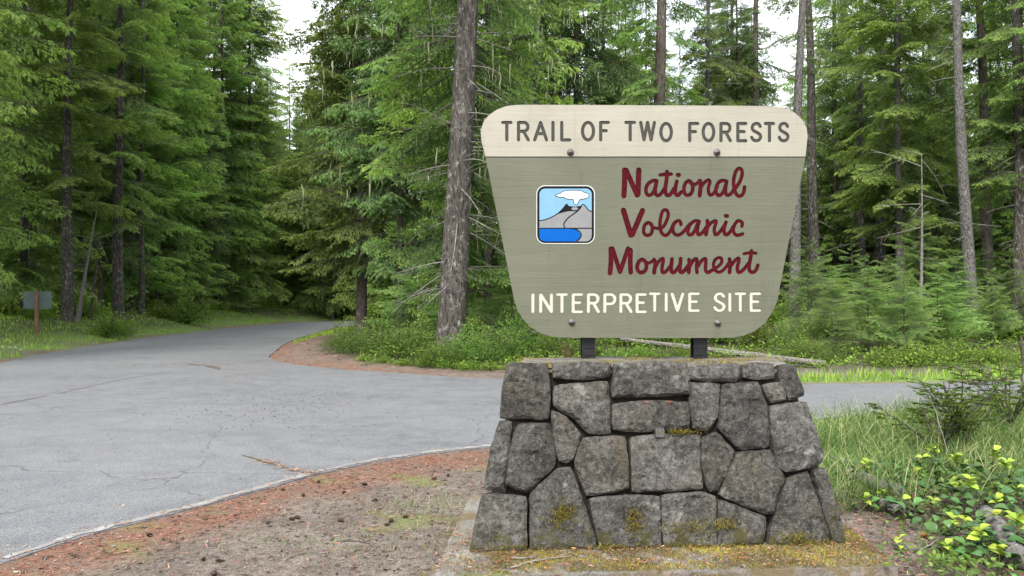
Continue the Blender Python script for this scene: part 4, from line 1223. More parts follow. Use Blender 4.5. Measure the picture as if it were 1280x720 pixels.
# ---- right-hand wood: trunks one can tell apart
def pole_tree(px, py_base, d, w_px, px_top, label, bk='bark_grey', crown_z=8.5, nb=55, H=26, dead=26, Lm=2.3, mat='needle_dark', name='fir_tree', seed=None, skip=None):
    g_ = np.random.default_rng(seed or int(px * 7 + d))
    x, y = at(px, d); r0 = w_px / FPX * d / 2 * 0.9
    ztop__ = CAM_H + HOR / FPX * d + 4
    lean = (px_top - px) / FPX * d / (HOR / FPX * d + CAM_H)
    ph = g_.uniform(0, 6); am = 0.05
    bend = lambda z: (lean * z + am * math.sin(z * 0.45 + ph) - am * math.sin(ph), 0.0)
    zm = min(H, ztop__ + 2)
    tm = trunk_mesh("trunk_mesh", g_, H, r0 * 1.08, bend, M[bk], n=14, flare=1.25, zmax=zm)
    cm = crown_mesh("crown_mesh", g_, P_mid, H, crown_z, Lm, nb, [M[mat], M['twig']], el0=-0.15, el1=0.2, bend=bend, ztop_=min(H, zm), power=0.5, az_skip=skip) if nb else None
    ex = []
    if dead: ex.append(("bare_branch", bare_branches(g_, g_.uniform(1.2, min(zm, crown_z + 3), dead), bend, (0.3, 1.6), M['dead_twig'], sub=4)))
    return tree(name, cm, tm, label, 'tree', (x, y), extra=ex)
front_skip = lambda az, z: 1.2 * math.pi < az < 1.8 * math.pi
pole_tree(822, 0, 27, 19, 826, 'dark straight fir trunk rising over the middle of the sign', 'bark_dark', 6.5, 46, Lm=2.6, skip=front_skip)
pole_tree(943, 0, 34, 11, 945, 'thin dark fir trunk rising over the right part of the sign', 'bark_dark', 7.5, 40, Lm=2.2, skip=front_skip)
pole_tree(992, 0, 30, 15, 1005, 'grey fir trunk running up along the right edge of the sign', 'bark_grey', 9.5, 22, dead=50, Lm=1.7, skip=front_skip)
pole_tree(1022, 0, 36, 15, 1010, 'brown fir trunk standing close behind the grey one beside the sign', 'bark', 10.0, 16, dead=40, Lm=1.8)
pole_tree(1127, 0, 33, 12, 1122, 'slim fir with bright layered branches left of the pale leaning trunk', 'bark_grey', 3.6, 110, Lm=3.3, mat='needle_light')
pole_tree(1078, 0, 38, 10, 1076, 'thin brown fir trunk behind the young hemlocks', 'bark', 4.5, 70, Lm=2.4, dead=40)
pole_tree(1100, 0, 42, 15, 1104, 'thick shaded trunk further back between thinner ones', 'bark', 5, 60, Lm=2.6, dead=30)
pole_tree(1216, 0, 27.5, 16, 1196, 'pale lichen-grey trunk leaning left beyond the road', 'bark_grey', 10.8, 10, Lm=1.8, dead=26, skip=front_skip)
pole_tree(1238, 0, 31, 15, 1222, 'dark brown trunk just right of the pale leaning one', 'bark_dark', 5.5, 60, Lm=2.8, dead=26)
pole_tree(1274, 0, 28, 18, 1271, 'thick brown trunk at the right edge of the picture', 'bark', 4.5, 60, Lm=2.8, dead=30)
pole_tree(1150, 0, 24, 5, 1153, 'small dead grey stem with bare twigs among the young hemlocks', 'bark_pale', 9, 0, H=5.6, dead=16, name='dead_tree')
pole_tree(668, 0, 25, 9, 676, 'thin trunk with tangled bare twigs above the left part of the sign', 'bark_grey', 6.0, 30, Lm=2.2, dead=110, skip=front_skip)
pole_tree(752, 0, 31, 8, 756, 'thin twiggy trunk above the middle of the sign', 'bark_grey', 7.0, 34, Lm=2.2, dead=90)
pole_tree(880, 0, 29, 7, 884, 'thin twiggy trunk between the two darker trunks above the sign', 'bark_grey', 7.0, 40, Lm=2.4, dead=80)
pole_tree(1345, 0, 27, 15, 1340, 'brown trunk just outside the right edge of the picture', 'bark', 6.0, 50, Lm=2.8)
# left trunks
pole_tree(84, 0, 34, 14, 88, 'dark brown trunk at the left verge right of the small road sign', 'bark', 4.6, 75, Lm=3.6, dead=20, mat='needle_light')
pole_tree(148, 0, 40, 14, 152, 'straight brown trunk at the middle of the left verge', 'bark', 5.0, 75, Lm=3.6, dead=18, mat='needle_light')
pole_tree(177, 0, 45, 8, 180, 'slim brown trunk right of the straight brown one', 'bark', 5, 40, Lm=3, dead=16)
pole_tree(165, 0, 46, 7, 168, 'slimmest shaded trunk behind the left verge', 'bark', 5, 40, Lm=3, dead=16)
pole_tree(97, 0, 35, 6, 172, 'leaning pale young birch-like trunk at the left verge', 'bark_pale', 3, 0, H=5.2, dead=12, name='leaning_tree')
pole_tree(112, 0, 37, 4, 160, 'thin leaning brown sapling beside the pale leaning trunk', 'bark_dark', 3, 0, H=4.2, dead=12, name='leaning_tree')
pole_tree(38, 0, 38, 16, 40, 'shaded grey trunk behind the small road sign', 'bark_grey', 4.5, 30, Lm=2.6, dead=10)

GW = 'conifers filling the wood behind the right-hand trees'
rw = random.Random(17)
ORD = ['leftmost'] + [w_ + ' from the left' for w_ in 'second third fourth fifth sixth seventh eighth ninth tenth eleventh twelfth thirteenth fourteenth fifteenth sixteenth seventeenth eighteenth'.split()]
def rowfill(n, px0, px1, d0, d1, kinds, hs, label, group, name=None):
    for i in range(n):
        px = px0 + (px1 - px0) * (i + rw.uniform(-.35, .35)) / n; d = rw.uniform(d0, d1)
        put_tree(rw.choice(kinds), px, d, label + ', ' + ORD[i], sc=rw.uniform(*hs), group=group)
rowfill(16, 690, 1420, 46, 62, ['far_a', 'far_b', 'fir_b', 'hem_a'], (0.62, 0.86), 'conifer deep in the wood behind the sign and the right-hand trunks', GW)
rowfill(16, 660, 1480, 66, 90, ['far_a', 'far_b'], (0.85, 1.2), 'conifer in the furthest row of the right-hand wood', GW)
rowfill(18, 690, 1400, 32, 46, ['hem_b', 'hem_a', 'fir_b', 'fir_a'], (0.42, 0.8), 'slender conifer in the middle depth of the right-hand wood', 'slender conifers in the right-hand wood')
rowfill(14, -420, 330, 62, 90, ['far_a', 'far_b'], (1.0, 1.3), 'conifer behind the left treeline', 'conifers behind the left treeline')
rowfill(11, 680, 1460, 40, 58, ['hem_b', 'fir_b', 'hem_a', 'fir_a'], (0.85, 1.1), 'tall full conifer standing back in the right-hand wood', 'tall conifers in the right-hand wood')
rowfill(10, -500, 240, 48, 60, ['far_a', 'fir_b', 'hem_a'], (0.9, 1.1), 'conifer in the nearer row behind the left treeline', 'conifers behind the left treeline')
rowfill(12, 400, 700, 58, 84, ['far_a', 'far_b'], (0.9, 1.15), 'conifer far behind the island', 'conifers far behind the island')

rowfill(18, 1500, 3000, 24, 40, ['hem_a', 'fir_b', 'fir_a', 'hem_b'], (0.8, 1.1), 'conifer beyond the right edge of the picture', 'conifers beyond the right edge')
rowfill(18, 1450, 2900, 44, 70, ['far_a', 'far_b'], (0.9, 1.2), 'conifer further back beyond the right edge of the picture', 'conifers beyond the right edge')
rowfill(14, -2200, -420, 24, 50, ['hem_a', 'fir_b', 'far_a'], (0.9, 1.2), 'conifer beyond the left edge of the picture', 'conifers beyond the left edge')
rowfill(17, 700, 1400, 50, 64, ['far_b', 'hem_a', 'far_b'], (0.7, 1.0), 'light green conifer far back between the right-hand trunks', 'light green conifers far back in the right-hand wood')
# ---- young hemlocks (saplings)
def young(px, d, sc, label, rz=None): return tree("young_hemlock", K['young'][0], K['young'][1], label, 'young tree', at(px, d), R.uniform(0, 6) if rz is None else rz, (sc * R.uniform(.75, 1.1), sc * R.uniform(.75, 1.1), sc * R.uniform(.55, 1.0)), 'young hemlocks')
for a in [(1040, 20.5, 0.62, 'small young hemlock low beside the right edge of the sign'), (1085, 21.5, 0.95, 'feathery young hemlock behind the road right of the sign'),
          (1130, 20.5, 0.85, 'bright young hemlock left of the dead grey stem'), (1172, 22, 1.00, 'tallest young hemlock right of the dead grey stem'),
          (1110, 25, 1.10, 'shaded young hemlock behind the feathery one'), (1010, 24, 0.90, 'young hemlock showing just past the sign edge'), (1262, 24, 0.80, 'young hemlock at the foot of the right edge trunk'),
          (1195, 26, 0.90, 'young hemlock left of the pale leaning trunk'),
          (1150, 27, 1.26, 'tall feathery young hemlock behind the dead grey stem'), (1065, 28, 1.18, 'young hemlock in the shade left of the slim fir'), (1240, 22.5, 0.74, 'young hemlock between the last two trunks at the right'), (1030, 27, 1.11, 'taller young hemlock beside the grey fir at the sign edge'), (1215, 31, 1.18, 'young hemlock behind the foot of the pale leaning trunk'),
          (250, 54, 1.3, 'low young hemlock at the left verge near the bend'), (215, 48, 1.0, 'low young hemlock at the left verge below the tall fir'), (-30, 33, 0.9, 'low young hemlock left of the small road sign'),
          (300, 62, 1.5, 'young hemlock at the end of the left grass verge'), (640, 21.5, 1.1, 'young hemlock behind the lower left corner of the sign'), (520, 22, 1.05, 'young hemlock left of the biggest trunk')]:
    young(*a)

# ---- broadleaf shrubs and understorey
def leaf_cloud(rng, n, rx, ry, rz_, ll, lw, tint0=0.0, tint1=1.0, z0=0.05, dome=True):
    """many small folded leaves through a bush volume"""
    u = unit(rng.normal(0, 1, (n, 3))); r_ = rng.random(n) ** 0.42
    P = u * r_[:, None]; P[:, 2] = np.abs(P[:, 2])
    lump = 0.75 + 0.35 * np.sin(u[:, 0] * 5 + 1) * np.sin(u[:, 1] * 4 + 2)
    P *= lump[:, None]
    base = P * [rx, ry, rz_] + [0, 0, z0]
    out_ = unit(P * [1, 1, 0.6] + rng.normal(0, 0.45, (n, 3)) + [0, 0, 0.25])
    l = ll * rng.uniform(.6, 1.3, n); w_ = lw * rng.uniform(.7, 1.3, n)
    up = unit(np.array([0, 0, 1.0]) + rng.normal(0, .5, (n, 3)))
    side = unit(np.cross(out_, up)) * (w_ / 2)[:, None]
    mid = base + out_ * (l * 0.45)[:, None]; tip = base + out_ * l[:, None]; tip[:, 2] -= 0.2 * l
    V = np.stack([base, mid - side, tip, mid + side], 1).reshape(-1, 3)
    F = (np.arange(n)[:, None] * 4 + np.array([[0, 1, 2, 0, 2, 3]])).reshape(-1, 3)
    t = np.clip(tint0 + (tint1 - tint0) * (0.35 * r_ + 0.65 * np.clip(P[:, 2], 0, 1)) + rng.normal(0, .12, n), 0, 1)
    return V, F, np.repeat(t, 4)
def shrub_mesh(name, seed, n, r_, h, ll, lw, mat, stems=9, **kw):
    g_ = np.random.default_rng(seed); A = Acc()
    V, F, t = leaf_cloud(g_, n, r_, r_, h, ll, lw, **kw); A.add(V, F, t, 0)
    cm = A.mesh(name, [M[mat]])
    B = Acc()
    for k in range(stems):
        a = g_.uniform(0, 6.28); q = g_.uniform(.2, .8)
        P = np.array([[0, 0, -0.05], [math.cos(a) * r_ * q * .4, math.sin(a) * r_ * q * .4, h * .4], [math.cos(a) * r_ * q, math.sin(a) * r_ * q, h * g_.uniform(.6, .95)]])
        V, F = tube_np(P, [0.012, 0.008, 0.003], 4, cap=False); B.add(V, F)
    return cm, B.mesh(name + '_stems', [M['twig']])
SH = {
    'feather': shrub_mesh('feathery_shrub', 61, 5200, 0.85, 0.75, 0.050, 0.017, 'shrub', tint0=0.05, tint1=1.0),
    'feather2': shrub_mesh('feathery_shrub', 62, 4200, 0.75, 0.60, 0.050, 0.018, 'shrub', tint0=0.1, tint1=1.0),
    'leafy': shrub_mesh('leafy_shrub', 63, 1500, 0.9, 0.70, 0.075, 0.045, 'broad', tint0=0.05, tint1=0.95),
    'leafy2': shrub_mesh('leafy_shrub', 64, 1300, 0.8, 1.1, 0.085, 0.050, 'broad', tint0=0.0, tint1=0.8),
    'dark': shrub_mesh('dark_shrub', 65, 1500, 1.2, 1.2, 0.11, 0.06, 'shrub', tint0=0.0, tint1=0.6),
    'low': shrub_mesh('low_plant', 66, 520, 0.45, 0.28, 0.060, 0.035, 'broad', tint0=0.3, tint1=1.1, stems=5),
}
def shrub(kind, px, d, sc, label, group=None, name=None):
    x, y = clear_of_road(px, d, 0.3)
    o = link(name or 'shrub', None, None, (x, y, float(gh([(x, y)])[0]) - .02), R.uniform(0, 6.28), (sc * R.uniform(.9, 1.1), sc * R.uniform(.9, 1.1), sc * R.uniform(.85, 1.1)))
    tag(o, label, 'shrub', group); link("foliage", SH[kind][0], o); link("stem", SH[kind][1], o); return o
GI = 'feathery green shrubs at the front of the island'
for a in [('feather', 440, 22.0, .95, 'leftmost feathery shrub on the island, beside the bare needle litter'), ('feather', 478, 20.9, 1.25, 'feathery shrub at the left front of the island'),
          ('feather2', 515, 20.2, 1.3, 'feathery shrub left of the foot of the biggest trunk'), ('feather', 560, 18.9, .85, 'low feathery shrub hiding the foot of the biggest trunk'),
          ('feather2', 548, 18.8, .95, 'feathery shrub in front of the left side of the biggest trunk foot'), ('feather', 582, 18.9, .95, 'feathery shrub in front of the right side of the biggest trunk foot'),
          ('feather2', 603, 19.3, 1.25, 'rounded feathery shrub just right of the biggest trunk'), ('feather', 640, 20.3, 1.3, 'feathery shrub running behind the lower left of the sign'),
          ('feather2', 540, 21.2, 1.4, 'feathery shrub behind the ones at the foot of the biggest trunk'), ('feather2', 425, 25, .6, 'small feathery shrub furthest up the needle-covered tip')]:
    shrub(a[0], a[1], a[2], a[3] * 1.22, a[4], GI)
for i, (px, d) in enumerate([(455, 19.7), (480, 19.3), (505, 18.9), (530, 18.6), (556, 18.4), (585, 18.2), (612, 18.0), (640, 17.8), (668, 17.6), (700, 17.9), (735, 18), (770, 18), (810, 17.7), (850, 17.6), (900, 17.5), (940, 17.6)]):
    shrub('low', px, d, R.uniform(.7, 1.0), 'low yellow-green leafy plant along the front edge of the island, ' + ORD[i], 'low plants edging the island', 'low_plant')
# thickets
def thick(n, px0, px1, d0, d1, kinds, sc, label, group):
    for i in range(n):
        px = px0 + (px1 - px0) * (i + rw.uniform(-.4, .4)) / n
        shrub(rw.choice(kinds), px, rw.uniform(d0, d1), rw.uniform(*sc), label + ', ' + ORD[i], group)
thick(16, 690, 1330, 18.4, 19.8, ['leafy', 'leafy', 'leafy2', 'feather2'], (.55, .85), 'light green leafy shrub along the far side of the right-hand road', 'leafy shrubs beyond the right-hand road')
thick(18, 690, 1340, 21, 25, ['leafy', 'leafy2', 'leafy2', 'feather'], (.8, 1.15), 'light green leafy shrub further back beyond the right-hand road', 'leafy shrubs further back in the right-hand wood')
thick(18, 660, 1400, 27, 36, ['leafy2', 'dark', 'leafy'], (1.1, 1.7), 'dim leafy shrub under the trees of the right-hand wood', 'dim shrubs in the right-hand wood')
thick(16, -60, 160, 31.5, 40, ['leafy2', 'leafy', 'leafy', 'feather'], (.9, 1.5), 'bright leafy shrub behind the left grass verge', 'leafy shrubs behind the left verge')
thick(14, 110, 270, 44, 62, ['leafy', 'leafy', 'feather', 'leafy2'], (1.1, 1.9), 'shaded leafy shrub under the left treeline', 'shaded shrubs under the left treeline')
thick(7, 470, 640, 28, 40, ['dark', 'leafy2'], (1.0, 1.4), 'shaded shrub among the island trees', 'shaded shrubs among the island trees')
thick(8, 330, 430, 80, 90, ['dark'], (1.6, 2.4), 'dark shrub at the far end of the road', 'dark shrubs at the far end of the road')

# ================================================================ GROUND COVER (stuff)
def stuff(name, me, label, cat):
    o = link(name, me); tag(o, label, cat, kind='stuff'); return o

def blades(rng, P, hmin, hmax, w_, lean=0.5, curl=0.6, seg=3, tintlo=-0.1, tinthi=0.95):
    """arching grass blades rooted at P (n,3)"""
    n = len(P); h = rng.uniform(hmin, hmax, n); a = rng.uniform(0, 2 * math.pi, n)
    d = np.stack([np.cos(a), np.sin(a), np.zeros(n)], 1); le = rng.uniform(0.1, 1, n) * lean
    s = np.stack([-np.sin(a + rng.normal(0, .8, n)), np.cos(a), np.zeros(n)], 1) * (w_ * rng.uniform(.6, 1.3, n) / 2)[:, None]
    V = []
    for i in range(seg + 1):
        q = i / seg
        c_ = P + d * (h * le * (q + curl * q * q))[:, None] + np.array([0, 0, 1.0]) * (h * (q - 0.45 * curl * le * q ** 3))[:, None]
        ww = 1 - q
        if i < seg: V += [c_ - s * (0.4 + 0.6 * ww), c_ + s * (0.4 + 0.6 * ww)]
        else: V += [c_]
    V = np.stack(V, 1); k = V.shape[1]
    F = []
    for i in range(seg - 1): F += [(2 * i, 2 * i + 1, 2 * i + 3), (2 * i, 2 * i + 3, 2 * i + 2)]
    F.append((2 * seg - 2, 2 * seg - 1, 2 * seg))
    F = (np.arange(n)[:, None, None] * k + np.array(F)[None]).reshape(-1, 3)
    t0 = np.clip(rng.normal((tintlo + tinthi) / 2, (tinthi - tintlo) / 3, n), 0, 1)
    t = np.clip(t0[:, None] + np.linspace(-.15, .25, k)[None], 0, 1)
    return V.reshape(-1, 3), F, t.ravel()

def scatter(rng, n, x0, x1, y0, y1, keep):
    P = np.stack([rng.uniform(x0, x1, n), rng.uniform(y0, y1, n)], 1)
    sd = poly_sd(P); k = keep(P, sd); P, sd = P[k], sd[k]
    return np.column_stack([P, gh(P, sd)]), sd
gg = np.random.default_rng(77)
slab_poly = np.array([(q.x, q.y) for q in (q0, q1, q2, q3)])
def off_slab(P): return poly_sd(P, slab_poly) > 0.02

# long grass right of the base
def kfg(P, sd):
    x, y = P[:, 0], P[:, 1]
    dens = smooth01((x - 2.05 - 0.25 * vnoise(P, 2.1)) / 0.5) * smooth01((y - 5.6 - 0.4 * vnoise(P, 1.3, 4) ) / 0.7) * smooth01((sd - 0.0) / 0.25)
    return (gg.random(len(P)) < dens * (0.30 + 0.70 * smooth01(0.5 + vnoise(P, 1.9, 8)))) & (sd > 0.03) & off_slab(P)
P, _ = scatter(gg, 46000, 1.9, 10, 5.4, 13.4, kfg)
V, F, t = blades(gg, P, 0.16, 0.46, 0.008, lean=0.9, curl=0.9)
stuff("long_grass", mesh_np("long_grass", V, F, [M['grass']], tint=t), 'tangled long green grass between the stone base and the right-hand road', 'grass')
# bright verge grass: left of the road and a strip across the right-hand road
def kv(P, sd):
    dens = smooth01((sd - 0.15) / 0.3) * smooth01((5.2 + 0.9 * vnoise(P, .8) - sd) / 1.5)
    return (gg.random(len(P)) < dens) & (P[:, 0] < -8)
P, _ = scatter(gg, 90000, -26, -8, 12, 78, kv)
V, F, t = blades(gg, P, 0.06, 0.17, 0.026, lean=0.6, curl=0.5, seg=1)
stuff("verge_grass", mesh_np("verge_grass", V, F, [M['verge']], tint=t), 'bright green grass verge sloping up along the left side of the road', 'grass')
def kv2(P, sd): return (gg.random(len(P)) < smooth01((sd - 0.2) / 0.2) * smooth01((2.0 + .4 * vnoise(P, 1.5) - sd) / 0.6)) & (P[:, 1] > 14)
P, _ = scatter(gg, 16000, 4.5, 26, 14.5, 20, kv2)
V, F, t = blades(gg, P, 0.08, 0.26, 0.018, lean=0.6, curl=0.6, seg=2)
stuff("roadside_grass", mesh_np("roadside_grass", V, F, [M['verge']], tint=t), 'strip of green grass on the far side of the right-hand road', 'grass')
# sparse short grass in the trodden soil in front
def kp(P, sd):
    n_ = vnoise(P, 1.7, 9) * .6 + vnoise(P, 4.1, 2) * .5
    spot = np.exp(-(((P[:, 0] + 0.62) / 0.36) ** 2 + ((P[:, 1] - 6.15) / 0.22) ** 2)) * 1.2 + np.exp(-(((P[:, 0] + 1.0) / 0.7) ** 2 + ((P[:, 1] - 5.05) / 0.30) ** 2)) * 0.45
    return (gg.random(len(P)) < np.clip(smooth01((n_ - 0.35) / .4) * .22 + spot, 0, 1)) & (sd > 0.35) & off_slab(P)
P, _ = scatter(gg, 26000, -3.4, 0.3, 3.6, 8.0, kp)
V, F, t = blades(gg, P, 0.015, 0.06, 0.004, lean=0.9, curl=0.6, seg=2, tintlo=.2, tinthi=1)
stuff("short_grass", mesh_np("short_grass", V, F, [M['grass']], tint=t), 'sparse short grass in the trodden soil left of the stone base', 'grass')

# undergrowth carpet in the woods
def carpet(name, n, x0, x1, y0, y1, keep, h, ll, lw, mat, label, lo=0.0, hi=1.0):
    P, sd = scatter(gg, n, x0, x1, y0, y1, keep)
    m_ = len(P)
    hh = h * (0.35 + 0.65 * smooth01(0.5 + vnoise(P[:, :2], 0.9, 3))) * smooth01((sd - 0.2) / 0.9)
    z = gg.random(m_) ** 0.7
    base = P + np.column_stack([gg.normal(0, .03, (m_, 2)), hh * z])
    a = gg.uniform(0, 6.283, m_); el = gg.normal(0.25, 0.45, m_)
    d = np.stack([np.cos(a) * np.cos(el), np.sin(a) * np.cos(el), np.sin(el)], 1)
    up = unit(np.array([0, 0, 1.0]) + gg.normal(0, .5, (m_, 3))); l = ll * gg.uniform(.6, 1.35, m_)
    side = unit(np.cross(d, up)) * (lw * gg.uniform(.7, 1.2, m_) / 2)[:, None]
    mid = base + d * (l * .45)[:, None]; tip = base + d * l[:, None]
    V = np.stack([base, mid - side, tip, mid + side], 1).reshape(-1, 3)
    F = (np.arange(m_)[:, None] * 4 + np.array([[0, 1, 2, 0, 2, 3]])).reshape(-1, 3)
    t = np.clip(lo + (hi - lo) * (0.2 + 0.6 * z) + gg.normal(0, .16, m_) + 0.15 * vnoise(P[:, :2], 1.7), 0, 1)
    stuff(name, mesh_np(name, V, F, [M[mat]], tint=np.repeat(t, 4)), label, 'undergrowth')
carpet("undergrowth", 52000, -3.6, 24, 17, 31, lambda P, sd: (sd > .9 + .35 * vnoise(P, 1.3)) & (gg.random(len(P)) < 1.25 - P[:, 1] / 45), 0.42, 0.085, 0.048, 'broad', 'light green leafy undergrowth covering the bank beyond the right-hand road', 0.05, 0.95)
carpet("deep_undergrowth", 15000, -12, 40, 30, 56, lambda P, sd: sd > 1.5, 0.7, 0.19, 0.10, 'shrub', 'dim undergrowth deeper in the right-hand wood', 0.0, 0.8)
carpet("left_undergrowth", 34000, -38, -14, 22, 80, lambda P, sd: sd > 3.4 + .9 * vnoise(P, .8), 0.85, 0.14, 0.085, 'broad', 'leafy undergrowth at the foot of the left treeline', 0.15, 1.1)

# litter: needles, twigs, chips
M['needle_litter'] = leaf_mat('needle_litter', (0.085, 0.036, 0.022), (0.30, 0.125, 0.065), (0.50, 0.30, 0.18), trans=0.0, var=0.02, rough=0.85)
def litter(P, lmin, lmax, w_, z=0.004):
    n = len(P); a = gg.uniform(0, 6.283, n); l = gg.uniform(lmin, lmax, n) / 2
    d = np.stack([np.cos(a), np.sin(a), gg.normal(0, .12, n)], 1) * l[:, None]; s = np.stack([-np.sin(a), np.cos(a), gg.normal(0, .3, n)], 1) * (w_ * gg.uniform(.6, 1.5, n) / 2)[:, None]
    c_ = P + [0, 0, z] + np.column_stack([np.zeros((n, 2)), gg.uniform(0, .006, n)])
    V = np.stack([c_ - d - s, c_ + d - s * .5, c_ + d + s * .5, c_ - d + s], 1).reshape(-1, 3)
    F = (np.arange(n)[:, None] * 4 + np.array([[0, 1, 2, 0, 2, 3]])).reshape(-1, 3); return V, F, n
def kl(P, sd):
    du, _ = zones(P, sd); return (gg.random(len(P)) < 0.15 + 0.85 * du) & (sd > 0.01) & off_slab(P)
P, _ = scatter(gg, 26000, -4.2, 1.0, 3.4, 8.6, kl); V1, F1, n1_ = litter(P, 0.015, 0.055, 0.0045); t1 = np.repeat(np.clip(gg.normal(.5, .28, n1_), 0, 1), 4)
P, _ = scatter(gg, 5000, 1.6, 4.4, 3.8, 6.4, lambda P, sd: off_slab(P)); V2, F2, n2_ = litter(P, 0.02, 0.08, 0.005); t2 = np.repeat(np.clip(gg.normal(.45, .3, n2_), 0, 1), 4)
P, _ = scatter(gg, 9000, -12, 1.0, 16.5, 50, lambda P, sd: (sd < 1.8) & (sd > 0.0) & (P[:, 0] > -12.5)); V3, F3, n3_ = litter(P, 0.05, 0.16, 0.016); t3 = np.repeat(np.clip(gg.normal(.5, .28, n3_), 0, 1), 4)
A = Acc(); A.add(V1, F1, t1); A.add(V2, F2, t2); A.add(V3, F3, t3)
v_, f_, t_, m_ = A.arrays()
stuff("needle_litter", mesh_np("needle_litter", v_, f_, [M['needle_litter']], tint=t_), 'reddish fallen conifer needles scattered along the road edges', 'needles')
M['chips'] = leaf_mat('bark_chips', (0.030, 0.022, 0.017), (0.12, 0.09, 0.068), (0.24, 0.21, 0.17), trans=0.0, var=0.02, rough=0.9)
P, _ = scatter(gg, 5200, -3.9, 4.4, 3.4, 8.0, lambda P, sd: (sd > 0.05) & off_slab(P) & ((P[:, 0] < 0.4) | (P[:, 1] < 6.3))); V, F, n_ = litter(P, 0.012, 0.045, 0.014)
t = np.repeat(np.clip(gg.normal(.45, .35, n_), 0, 1), 4)
stuff("forest_debris", mesh_np("forest_debris", V, F, [M['chips']], tint=t), 'bark chips and small dead leaves strewn on the soil around the base', 'debris')
# needles blown on to the edge of the asphalt and into the junction
Pr = np.stack([gg.uniform(-4.2, 1.2, 30000), gg.uniform(3.4, 9.2, 30000)], 1); sr = poly_sd(Pr); Pr = Pr[(sr < 0) & (gg.random(len(Pr)) < np.exp(sr / 0.09) * .75 + .004)]
cxn, cyn = G(262, 457); Pj = np.column_stack([gg.normal(cxn, .9, 500), gg.normal(cyn, .35, 500)]); cxn, cyn = G(300, 470); Pj = np.vstack([Pj, np.column_stack([gg.normal(cxn, .35, 300), gg.normal(cyn, .5, 300)])])
for (qx, qy) in wander([G(330, 576), G(360, 588), G(398, 592)], .02, rc, .05): Pj = np.vstack([Pj, np.column_stack([gg.normal(qx, .05, 14), gg.normal(qy, .05, 14)])])
Pr = np.vstack([Pr, Pj]); Pr = Pr[poly_sd(Pr) < 0]
V, F, n_ = litter(np.column_stack([Pr, np.full(len(Pr), .010)]), 0.015, 0.055, 0.006, 0.002)
stuff("blown_needles", mesh_np("blown_needles", V, F, [M['needle_litter']], tint=np.repeat(np.clip(gg.normal(.5, .28, n_), 0, 1), 4)), 'dry needles blown on to the edge of the asphalt', 'needles')
# gravel crumbs on the road
def crumbs(P, smin, smax):
    n = len(P); s = gg.uniform(smin, smax, n)
    oct_ = np.array([[1, 0, 0], [0, 1, 0], [-1, 0, 0], [0, -1, 0], [0, 0, .7]]); fo_ = np.array([[0, 1, 4], [1, 2, 4], [2, 3, 4], [3, 0, 4]])
    a = gg.uniform(0, 6.28, n); ca, sa = np.cos(a), np.sin(a)
    o5 = oct_[None] * gg.uniform(.6, 1.3, (n, 5, 1)) * s[:, None, None]
    X = o5[..., 0] * ca[:, None] - o5[..., 1] * sa[:, None]; Y = o5[..., 0] * sa[:, None] + o5[..., 1] * ca[:, None]
    V = np.stack([X, Y, o5[..., 2]], -1) + P[:, None, :]
    return V.reshape(-1, 3), (np.arange(n)[:, None, None] * 5 + fo_[None]).reshape(-1, 3), n
cx, cy = G(345, 506)
Pg = np.column_stack([gg.normal(cx, .75, 620), gg.normal(cy, 1.3, 620)]); dxy = Pg - [cx, cy]
Pg = np.array([cx, cy]) + np.column_stack([dxy[:, 0] + 0.45 * dxy[:, 1] * -0.2, dxy[:, 1]])
Pg2 = np.stack([gg.uniform(-9, 4, 200), gg.uniform(5, 19, 200)], 1); Pg = np.vstack([Pg, Pg2]); Pg = Pg[poly_sd(Pg) < -0.1]
V, F, n_ = crumbs(np.column_stack([Pg, np.full(len(Pg), 0.0045)]), 0.005, 0.015)
stuff("gravel", mesh_np("gravel", V, F, [M['chips']], tint=np.repeat(np.clip(gg.normal(.35, .3, n_), 0, 1), 5)), 'loose dark gravel crumbs scattered on the road junction', 'gravel')
P, _ = scatter(gg, 2600, -4.2, 4.2, 3.4, 7.5, lambda P, sd: (sd > 0.02) & off_slab(P)); V, F, n_ = crumbs(P, 0.003, 0.011)
stuff("grit", mesh_np("grit", V, F, [M['chips']], tint=np.repeat(np.clip(gg.normal(.55, .3, n_), 0, 1), 5)), 'small grit and pebbles in the soil in front of the base', 'grit')

# moss tufts on the footing, on the stones and along the top
def on_slab(n, keep):
    s, t = gg.random(n), gg.random(n)
    P = np.array(q0)[None] + s[:, None] * np.array(q1 - q0) + t[:, None] * np.array(q3 - q0)
    P[:, 2] = SLZ + 0.002; k = keep(P, s, t); return P[k]
PB = np.array([(p.x, p.y) for p in bb])
def km(P, s, t):
    sdb = poly_sd(P[:, :2], PB)
    n_ = vnoise(P, 6.0, 1) * .5 + vnoise(P, 15, 6) * .4
    d = smooth01((n_ + 0.42 + 0.5 * smooth01((s - .6) / .3)) / 0.4) * (s > 0.04 + 0.05 * (t > .2)) * np.where(s < .12, .35, 1)
    return (sdb > 0.0) & (gg.random(len(P)) < d * .9 + .06)
P = on_slab(80000, km); P = P[P[:, 1] < 5.2]
V, F, t = blades(gg, P, 0.006, 0.020, 0.0045, lean=1.1, curl=0.3, seg=1, tintlo=0.1, tinthi=1.0)
tn = np.clip(0.5 + 0.5 * vnoise(P, 5, 3) + gg.normal(0, .2, len(P)), 0, 1); t = np.repeat(tn, len(t) // len(P))
stuff("moss", mesh_np("moss", V, F, [M['moss']], tint=t), 'yellow-green moss spread over the concrete footing', 'moss')
def kms(P, sd): return (P[:, 0] > -0.52) & (P[:, 0] < 1.6) & off_slab(P) & (gg.random(len(P)) < smooth01(0.55 + vnoise(P, 5)))
P, _ = scatter(gg, 16000, -0.6, 1.7, 3.6, 4.45, kms)
